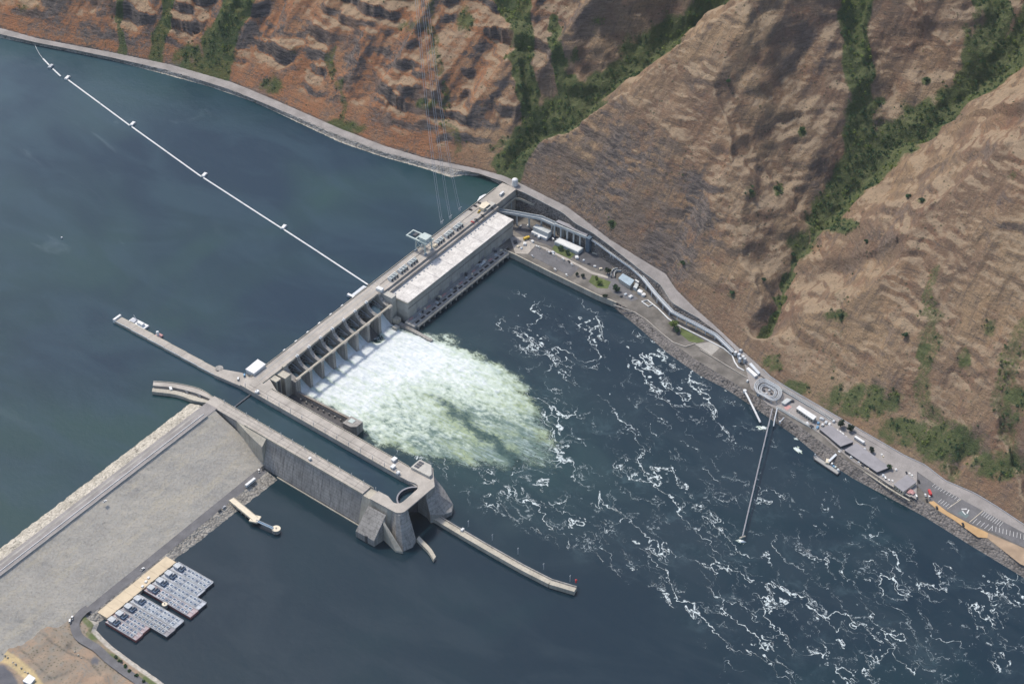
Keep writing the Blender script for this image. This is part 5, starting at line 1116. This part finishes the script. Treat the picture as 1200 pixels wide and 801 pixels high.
def transformer(x0, label):
    t = thing('transformer_bank', (x0+7, 5.5, 5), label, 'transformer', 'transformer banks in a row on the powerhouse deck')
    MB().box(x0, x0+13.6, 6.6, 7.3, 5.02, 8.8).build('fire_wall', M['white'], t)
    for k in range(3):
        x = x0+.6+4.6*k; MB().box(x, x+2.7, 2.2, 5.9, 5.02, 8.3).build('tank', M['green_metal'], t); MB().box(x-.55, x-.15, 1.8, 6.5, 5.02, 9.0).build('side_wall', M['white'], t)
        MB().box(x+.3, x+2.4, 1.2, 2.15, 5.3, 7.9).build('radiator', M['dark_metal'], t)
        b = MB()
        for j in range(3): b.cyl(x+.5+.85*j, 4.2, 8.3, 10.2, .22, 6)
        b.build('bushing', M['white'], t)
for k, x0 in enumerate((183.5, 201, 218.5, 268, 285.5, 303)): transformer(x0, ('first', 'second', 'third', 'fourth', 'fifth', 'sixth')[k]+' white walled transformer bank on the powerhouse deck counted from the spillway')
# white foam and drift at the corner of the forebay
c = np.array([P2(*z1p(u, v), .1) for u, v in [(832, 215), (850, 185), (885, 168), (935, 170), (915, 185), (880, 212), (850, 222)]])
tag(MB().prism([tuple(q) for q in c], -.2, .9).build('trash_raft', simple('white_drift', (.66, .68, .68), .2, .5, .7)), 'pale white raft of drift and foam at the corner of the intake deck', 'drift')
# white shed on floats beside the dam
c = [P2(*z7p(u, v), 8.5) for u, v in [(1005, 432), (1088, 364), (1142, 398), (1062, 462)]]
wsx = thing('float_shed', (*np.mean(c, 0), 0), 'plain white shed standing in the water against the dam', 'shed')
MB().prism(c, -3, 8).build('wall', M['white'], wsx); cc = np.mean(c, 0); MB().prism([tuple(cc+(np.array(q)-cc)*1.04) for q in c], 8.02, 8.6).build('roof', M['white'], wsx); MB().prism([tuple(cc+(np.array(q)-cc)*1.14) for q in c], -4, .8).build('float', M['wall_pale'], wsx)
# platform at the root of the boom
fp = thing('guidance_platform', (150, 23, 0), 'pale steel platform on the upstream face where the boom ends', 'platform')
MB().box(138, 163, 19.2, 25.5, .6, 1.8).build('deck', M['steel'], fp); MB().box(138, 141, 19.2, 29, 0, 3).build('hut', M['white'], fp); MB().box(142, 160, 20.5, 21.2, 1.82, 3).build('handrail', M['grey_metal'], fp)
for x in (140, 150, 160): MB().cyl(x, 24.5, -6, .6, .5, 8).build('pile', M['grey_metal'], fp)

# ------------------------------------------------------------------ boom
bm_ = thing('floating_boom', (215, 320, 0), 'very long white floating boom stretching across the reservoir to the dam', 'boom')
for a, b_ in [((431, 333.5), (372, 294.6)), ((371.6, 294.3), (332, 268.6)), ((330, 267.6), (285, 238.6)), ((284.6, 238.3), (238.5, 208.5)), ((236, 207.2), (196, 178.5)), ((195.6, 178.2), (154.5, 148.8)), ((152, 147.2), (118, 122)), ((117.6, 121.7), (80, 94)), ((71, 89.5), (62, 81)), ((57.5, 76.5), (50.5, 69))]:
    MB().bar(W(*a, .35), W(*b_, .35), 1.7, 1.0).build('boom_section', M['white'], bm_)
for a, c_ in (((332.5, 266.8), 'white'), ((239.5, 205.8), 'white'), ((155.5, 146), 'white'), ((79, 92), 'white'), ((59.5, 78.6), 'grey_metal')):
    q = P2(*a, 0); MB().obox(q, (4.2, 2.2), .25, -.4, 1.3).obox(q, (3.8, 1.8), .25, 1.3, 2.2).build('float_platform', M[c_], bm_)
MB().tube([W(50, 68.5, .1), W(46, 63, .1), W(43, 57.5, .1), W(41, 53, .5)], .35, 5).build('cable', M['grey_metal'], bm_)
o = place('buoy', MB().cyl(0, 0, -.5, 1.2, 1.1, 10).dome(0, 0, 1.2, 1.1, .8, 10, 3).mesh('buoy', M['white']), (*P2(72.5, 279, 0), 0)); tag(o, 'lone white buoy on the open reservoir', 'buoy')

# ------------------------------------------------------------------ barge landing
ld = thing('barge_landing', (-318, -81, -31), 'long tan landing deck behind the moored barges', 'landing')
for k in range(8): MB().box(-366+12.15*k, -366+12.15*(k+1)-.15, -88, -74.5, -33, -26.4).build('deck_section', simple('tan_deck', (.56, .46, .32), .1, .1, .85) if k == 0 else bpy.data.materials['tan_deck'], ld)
for k in range(9): MB().box(-365.7+12.1*k, -364.9+12.1*k, -89.2, -88.05, -33, -25.6).build('fender', M['dark_metal'], ld)
for px, py in ((171, 681.5), (167, 687), (174, 677)): MB().obox(P2(px, py, -26.4), (1.4, 1), .2, -26.38, -25.2).build('bollard_box', M['white'], ld)
M['navy'] = simple('navy_paint', (.06, .1, .16), .2, .5, .6)
M['barge'] = simple('barge_deck', (.40, .42, .45), .25, .25, .7, fine=1.2); M['barge_pink'] = simple('worn_red_deck', (.36, .29, .29), .3, .2, .8, fine=1.)
M['barge_red'] = simple('rusty_barge_side', (.26, .1, .09), .25, .4, .8)
BG = 'fish barges moored at the tan landing'
def barge(x0, x1, y1, label, red, dark=False):
    t = thing('barge', ((x0+x1)/2, (y1-89.6)/2, -31), label, 'barge', BG); y0 = -89.6; cx = (x0+x1)/2
    MB().prism([(x0+.15, y0), (x1-.15, y0), (x1-.15, y1), (x0+.15, y1)], -31.4, -27.2).build('hull', M['barge_red'] if red else M['dark_metal'], t)
    MB().prism([(x0+.35, y0-.2), (x1-.35, y0-.2), (x1-.35, y1+.2), (x0+.35, y1+.2)], -27.18, -27.05).build('deck', M['roof_grey'] if dark else M['barge_pink'] if red else M['barge'], t)
    for s in (x0+.3, x1-.3): MB().box(s-.12, s+.12, y1+.3, y0-.3, -27.04, -26.1).build('handrail', M['white'], t)
    MB().box(cx-3.2, cx+2.2, y0-8, y0-2, -27.03, -23.6).build('deckhouse', M['barge'], t); MB().box(cx-3.5, cx+2.5, y0-8.3, y0-1.7, -23.58, -23.3).build('deckhouse_roof', M['grey_metal'], t)
    MB().box(cx-3.5, cx+3.6, y0-13, y0-9.4, -27.03, -24.8).build('pump_skid', M['navy'], t); MB().tube([(cx-2, y0-11, -24.3), (cx+3, y0-11, -24.3)], .6, 8).build('pump', M['dark_metal'], t)
    w2 = (x1-x0)/2; Lh = abs(y1-y0)
    n = int((Lh-16)/5.2)
    for j in range(n):
        yy_ = y0-15.5-5.2*j
        for sx in (-1, 1): MB().box(cx+sx*w2*.46-w2*.30, cx+sx*w2*.46+w2*.30, yy_-3.9, yy_, -27.03, -26.2).build('tank_cover', M['grey_metal'] if dark else M['barge'] if (j+int(x0)) % 3 == 0 else M['steel'], t)
        for sx in (-1, 1): MB().box(cx+sx*w2*.46-1.1, cx+sx*w2*.46+.9, yy_-3.1, yy_-1.0, -26.18, -25.7).build('hatch', M['navy'], t)
    MB().tube([(cx, y0-14, -25.9), (cx, y1+2, -25.9)], .32, 6).build('pipe', M['white'], t)
barge(-279.6, -267, -137, 'fish barge at the lock end of the landing, beside open water', False)
barge(-292.2, -279.8, -138, 'second fish barge from the lock end, shorter than the two beyond', False)
barge(-304.6, -292.4, -151, 'third fish barge from the lock end of the landing', False)
barge(-317, -304.8, -151.5, 'red sided fish barge facing the gap between the two groups', True)
barge(-336.4, -323.6, -150, 'fish barge across the gap from the red sided one', False)
barge(-349.8, -336.6, -151, 'darker decked fish barge with few fittings', False, True)
barge(-360.4, -350, -129.5, 'shorter rusty barge beside the dark decked one', True)
barge(-371, -360.6, -130.5, 'rusty edged barge at the shore end of the landing', True)
def cell(px, py, r, label):
    x, y = P2(px, py, -26); t = thing('mooring_cell', (x, y, -34), label, 'dolphin')
    MB().cyl(x, y, -34, -25.6, r, 20).build('shell', M['wall'], t); MB().cyl(x, y, -25.58, -25.1, r*1.06, 20).build('cap', M['cream'], t); MB().cyl(x, y, -25.08, -24, .5, 8).build('bollard', M['dark_metal'], t)
cell(323.6, 619.5, 4.3, 'round concrete mooring cell at the end of the blue gangway'); cell(193, 708, 2.6, 'small round mooring cell between the two groups of barges')
md = thing('mooring_dock', (-170, -95, -34), 'tan mooring dock reaching out from the riprap below the lock wall', 'dock')
a, b_ = np.array(P(271, 585, -25.5)), np.array(P(299, 608, -25.5)); 
MB().bar(a, b_, 7, 1.6).build('deck', M['cream'], md)
for s in (-1, 1):
    d = (b_-a)/np.linalg.norm(b_-a); n_ = np.array([-d[1], d[0], 0])*3.3*s; MB().bar(a+n_+np.array([0, 0, 1.2]), b_+n_+np.array([0, 0, 1.2]), .3, .5).build('handrail', M['wall_pale'], md)
    for k in range(5): q = a+(b_-a)*(k+.7)/5.4+n_*.8; MB().cyl(q[0], q[1], -34, -26.3, .6, 8).build('pile', M['wall'], md)
MB().obox(tuple(b_[:2]), (5, 4.6), .3, -26.2, -24.5).build('platform', M['cream'], md)
MB().bar(P(300, 609.5, -24.9), P(320, 618.5, -24.9), 2.6, .5).build('gangway', M['blue'], md)
for s in (-1, 1): MB().bar(P(300, 609.5+s*1.1, -24), P(320, 618.5+s*1.1, -24), .3, 1.1).build('gangway_rail', M['steel'], md)
# ---- near bank bits
t, c = bld('storage_shed', [(27, 797), (34, 789.5), (41, 794), (35, 801)], -17.5, -23.5, 'white roofed shed on the near bank', 'shed', 'steel', 'white')
def bank_hit(px, py):
    z = -24.
    for _ in range(12):
        x, y = P2(px, py, z); ii = int(round((y-gy[0, 0])/2)); jj = int(round((x-gx[0, 0])/2)); z = float(gz[min(max(ii, 0), gz.shape[0]-1), min(max(jj, 0), gz.shape[1]-1)])
    return x, y, z
for k, (u, v) in enumerate([(15, 455), (35, 468), (55, 482), (90, 515), (110, 528), (150, 555), (175, 580), (195, 590), (550, 465), (570, 485), (525, 440)]):
    x, y, zb_ = bank_hit(u/6, 690+v/6); o = MB().prism([(x-1.2, y-.8), (x+1, y-1), (x+1.2, y+.7), (x-.6, y+1.1)], zb_-.6, zb_+1.0+.2*(k % 3), [(x-.6, y-.5), (x+.6, y-.4), (x+.7, y+.4), (x-.3, y+.6)]).build('boulder', M['riprap_pale']); tag(o, 'pale boulder in a line along the near bank' if k < 8 else 'pale boulder beside the dark pit on the near bank', 'boulder', 'boulders along the straw strip' if k < 8 else 'boulders by the pit')

# ------------------------------------------------------------------ power lines
for k, (bx_, by_, tx, ty) in enumerate([(517, 263, 484, -30), (519, 262, 486.5, -30), (527, 257, 491, -30), (529, 256, 493.5, -30), (538, 247.5, 495.5, -30), (540, 246.5, 498, -30)]):
    a = np.array(P(bx_, by_, 9)); b_ = np.array(P(tx, ty, 285.))
    pts = [a+(b_-a)*s - np.array([0, 0, 34*4*s*(1-s)]) for s in np.linspace(0, 1, 24)]
    o = MB().tube(pts, .2, 4).build('power_cable', M['silver']); tag(o, 'thin pale power cable from the %s mast on the intake deck up the canyon' % ('crane-side', 'middle', 'shore-side')[k//2], 'cable', 'power cables above the reservoir')
for k, (bx_, by_) in enumerate([(518, 262.5), (528, 256.5), (539, 247)]):
    x, y = P2(bx_, by_, 5); t = thing('cable_mast', (x, y, 5), 'slim steel cable mast on the intake deck, %s' % ('closest to the gantry crane', 'between the other two', 'closest to the dark cars')[k], 'mast', 'cable masts on the intake deck')
    MB().box(x-.3, x+.3, y-.3, y+.3, 5, 9.6).build('post', M['grey_metal'], t); MB().box(x-3, x+3, y-.2, y+.2, 9, 9.4).build('cross_arm', M['grey_metal'], t)

# ------------------------------------------------------------------ vegetation
def leaf_mat(name, a, b, c):
    t = NT(name); p = t.pos()
    n = t.noise(p, .09, 3, .6); f = t.noise(p, .7, 2, .6)
    col = t.mix(t.ramp(n.outputs[0], .36, .62), a, b); col = t.mix(t.ramp(f.outputs[0], .5, .72, 0, .7), col, c)
    return t.out(col, .7, None, 0, .2)
M['leaf'] = leaf_mat('shrub_leaves', (.026, .06, .03), (.05, .098, .038), (.095, .145, .05))
M['leaf_light'] = leaf_mat('light_leaves', (.09, .135, .032), (.15, .19, .045), (.22, .24, .07))
M['leaf_dark'] = leaf_mat('dark_needles', (.018, .035, .022), (.03, .05, .028), (.045, .065, .03))
M['bark'] = simple('bark', (.12, .09, .065), .2, 2, .95)
def leaf_cloud(C, Rd, Hh, n, size, rng):
    """quads scattered through squashed lumpy crowns: C (k,3), Rd (k,), Hh (k,)"""
    k = len(C); d = rng.normal(size=(k, n, 3)); d /= np.linalg.norm(d, axis=2, keepdims=True); d[..., 2] = np.abs(d[..., 2])*1.1-.15
    r = rng.random((k, n, 1))**.38*(.78+.3*np.sin(d[..., :1]*5+rng.random((k, 1, 1))*6)*np.cos(d[..., 1:2]*4))
    pts = C[:, None, :]+d*r*np.stack([Rd, Rd, Hh], -1)[:, None, :]
    nr = d+.7*rng.normal(size=d.shape); nr /= np.linalg.norm(nr, axis=2, keepdims=True)
    u_ = np.cross(nr, rng.normal(size=d.shape)); u_ /= np.linalg.norm(u_, axis=2, keepdims=True)+1e-9; v_ = np.cross(nr, u_)
    s = size*(.6+.8*rng.random((k, n, 1)))*np.sqrt(Rd)[:, None, None]; q = np.stack([pts-u_*s-v_*s*.6, pts+u_*s-v_*s*.7, pts+u_*s*.8+v_*s*.6, pts-u_*s*.7+v_*s*.8], 2)
    return q.reshape(-1, 3)
def quad_mesh(name, V, mat):
    me = bpy.data.meshes.new(name); n = len(V)//4; me.vertices.add(len(V)); me.vertices.foreach_set('co', V.astype(np.float32).ravel())
    me.loops.add(n*4); me.loops.foreach_set('vertex_index', np.arange(n*4, dtype=np.int32)); me.polygons.add(n); me.polygons.foreach_set('loop_start', np.arange(0, n*4, 4, dtype=np.int32)); me.update(calc_edges=True); me.materials.append(mat); return me
def link(name, me, parent=None): o = bpy.data.objects.new(name, me); COL.objects.link(o); o['_o'] = (0, 0, 0); o.parent = parent; return o
rng = np.random.default_rng(3)
vis = keep & (HPX > -40) & (HPX < 1240) & (HPY > -40) & (HD > 6)
pr_ = np.where(vis, sstep(.3, .85, HG+.35*fbm(HX/30, HY/30, 3))*.13, 0)+np.where(vis, .0025*sstep(.1, .5, fbm(HX/60+9, HY/60, 3)), 0)
sel = rng.random(HX.shape) < pr_
C = np.stack([HX[sel], HY[sel], HZ[sel]], -1)+np.concatenate([rng.uniform(-1.3, 1.3, (sel.sum(), 2)), np.zeros((sel.sum(), 1))], 1); gs = HG[sel]
if len(C) > 12000: idx = rng.choice(len(C), 12000, False); C = C[idx]; gs = gs[idx]
Rd = (1.3+2.9*rng.random(len(C))**1.8)*(.5+.65*gs); big_ = perlin(C[:, 0]/45, C[:, 1]/45)
lt_ = big_+.5*rng.normal(size=len(C))*.6 > .32
for nm, msk, mt, lb_ in (('gully_brush', ~lt_, 'leaf', 'dark green brush filling the gullies of the canyon wall'), ('slope_brush', lt_, 'leaf_light', 'yellow green brush patches on the canyon slopes')):
    o = link(nm, quad_mesh(nm, leaf_cloud(C[msk], Rd[msk], Rd[msk]*1.15, 40, .27, rng), M[mt])); tag(o, lb_, 'brush', kind='stuff')
print('shrubs', len(C))
def hz(x, y):
    i = min(max(int(round((y-ys[0])/STEP)), 0), HX.shape[0]-1); j = min(max(int(round((x-xs[0])/STEP)), 0), HX.shape[1]-1); return float(HZ[i, j])
def tree(name, x, y, z, h, r, mat, label, group=None, conifer=False):
    t = thing(name, (x, y, z), label, 'tree' if 'shrub' not in name else 'shrub', group)
    b = MB(); b.cyl(x, y, z-.3, z+h*.62, .10*r+.08, 8, .05*r)
    for k in range(5):
        a = k*2.4; q = z+h*(.3+.09*k); b.bar((x, y, q), (x+r*.55*math.cos(a), y+r*.55*math.sin(a), q+h*.18), .09*r*.6)
    b.build('trunk', M['bark'], t)
    if conifer: Cc = np.array([[x+rng.uniform(-.2, .2), y+rng.uniform(-.2, .2), z+h*(.18+.8*k/9)] for k in range(9)]); Rr = np.array([r*(1-.85*k/9) for k in range(9)]); Hh_ = np.full(9, h*.13)
    else: Cc = np.array([[x+rng.uniform(-.5, .5)*r, y+rng.uniform(-.5, .5)*r, z+h*rng.uniform(.32, .72)] for _ in range(9)]); Rr = rng.uniform(.4, .7, 9)*r; Hh_ = Rr*.85
    V = leaf_cloud(Cc, Rr, Hh_, 130, .24, rng); V -= np.array([x, y, z]); o = link('crown', quad_mesh('crown', V, M[mat]), t)
for px, py, h, r, mt, lb_ in [(789.5, 384.5, 11, 5.6, 'leaf_light', 'bushy green tree standing on the terrace under the flume'), (793, 388.5, 8, 4.4, 'leaf', 'darker tree leaning on the bushy one under the flume'),
        (657, 293, 6, 3.6, 'leaf', 'round tree on the lawn closest to the dark yard'), (665, 297.5, 6, 3.8, 'leaf', 'round tree on the lawn closest to the quay car park'), (712, 320, 8, 4.8, 'leaf_dark', 'dark tree at the open end of the ladder loop'), (722, 341, 8, 5.2, 'leaf', 'broad tree in front of the blue roofed building'),
        (703, 333, 6, 4.2, 'leaf_light', 'light green tree on the lawn at the end of the path'), (683, 324.5, 5, 3, 'leaf_dark', 'dark shrubby tree beside the quay corner'), (676, 323, 4.5, 2.6, 'leaf_dark', 'small dark tree at the car park corner'), (699, 327, 4, 2.6, 'leaf_light', 'small yellow green tree at the path bend'), (709, 348, 4, 3, 'leaf_dark', 'low dark tree above the river bank bend'),
        (985, 500, 10, 5.4, 'leaf_dark', 'large dark tree beside the road at the raceway shed'), (996, 505, 8.5, 4.2, 'leaf_dark', 'dark tree next to the large one on the road edge'), (1021, 530, 8, 3.6, 'leaf_dark', 'lone dark tree behind the longest shed roof'), (1042, 549.5, 6, 4, 'leaf', 'bushy tree at the end of the longest shed roof')]:
    zg = -22.9 if px < 900 else -21.6; x, y = P2(px, py, zg); tree('tree', x, y, zg, h, r, mt, lb_)
def hill_hit(px, py):
    d = FW + RT*((px-600)/FPX) - UP*((py-400.5)/FPX); t0 = 1500.
    for s in range(3000):
        q = CAM+d*t0
        if q[2] < hz(q[0], q[1]) and q[0] > 300: return q
        t0 += 1.2
    return q
for px, py in [(853, 97), (1085, 96), (1079, 237), (880, 226), (912, 222), (940, 154), (1030, 122), (800, 310), (857, 345), (716, 263), (1015, 285), (985, 372), (1064, 232), (930, 300), (1060, 395), (895, 330)]:
    q = hill_hit(px, py); tree('shrub', q[0], q[1], hz(q[0], q[1])-.3, 4.5, 3.6, 'leaf', 'rounded dark green shrub alone on the open canyon slope', 'lone shrubs on the canyon slope')
for px, py, r in [(136, 770, 2), (141, 775, 2.4), (147, 781, 2.6), (152, 787, 2.2), (160, 792, 2.4), (168, 799, 2)]:
    x, y, zb_ = bank_hit(px, py); tree('shrub', x, y, zb_-.2, 3, r, 'leaf', 'low green shrub on the near bank above the riprap', 'shrubs on the near bank')

# ------------------------------------------------------------------ haze: the air between the aircraft and the canyon
hm = bpy.data.materials.new('haze_air'); hm.use_nodes = True; ht = hm.node_tree; ht.nodes.clear()
ho = ht.nodes.new('ShaderNodeOutputMaterial'); hv = ht.nodes.new('ShaderNodeVolumePrincipled')
hv.inputs['Color'].default_value = (.86, .91, .96, 1); hv.inputs['Density'].default_value = .00001; hv.inputs['Anisotropy'].default_value = .1
ht.links.new(hv.outputs[0], ho.inputs['Volume'])
tag(MB().box(-5000, 5000, -5000, 5000, -64, 1700).build('haze', hm), 'thin pale haze hanging over the whole canyon', 'haze', kind='stuff')
for o in bpy.data.objects:
    if '_o' in o: del o['_o']
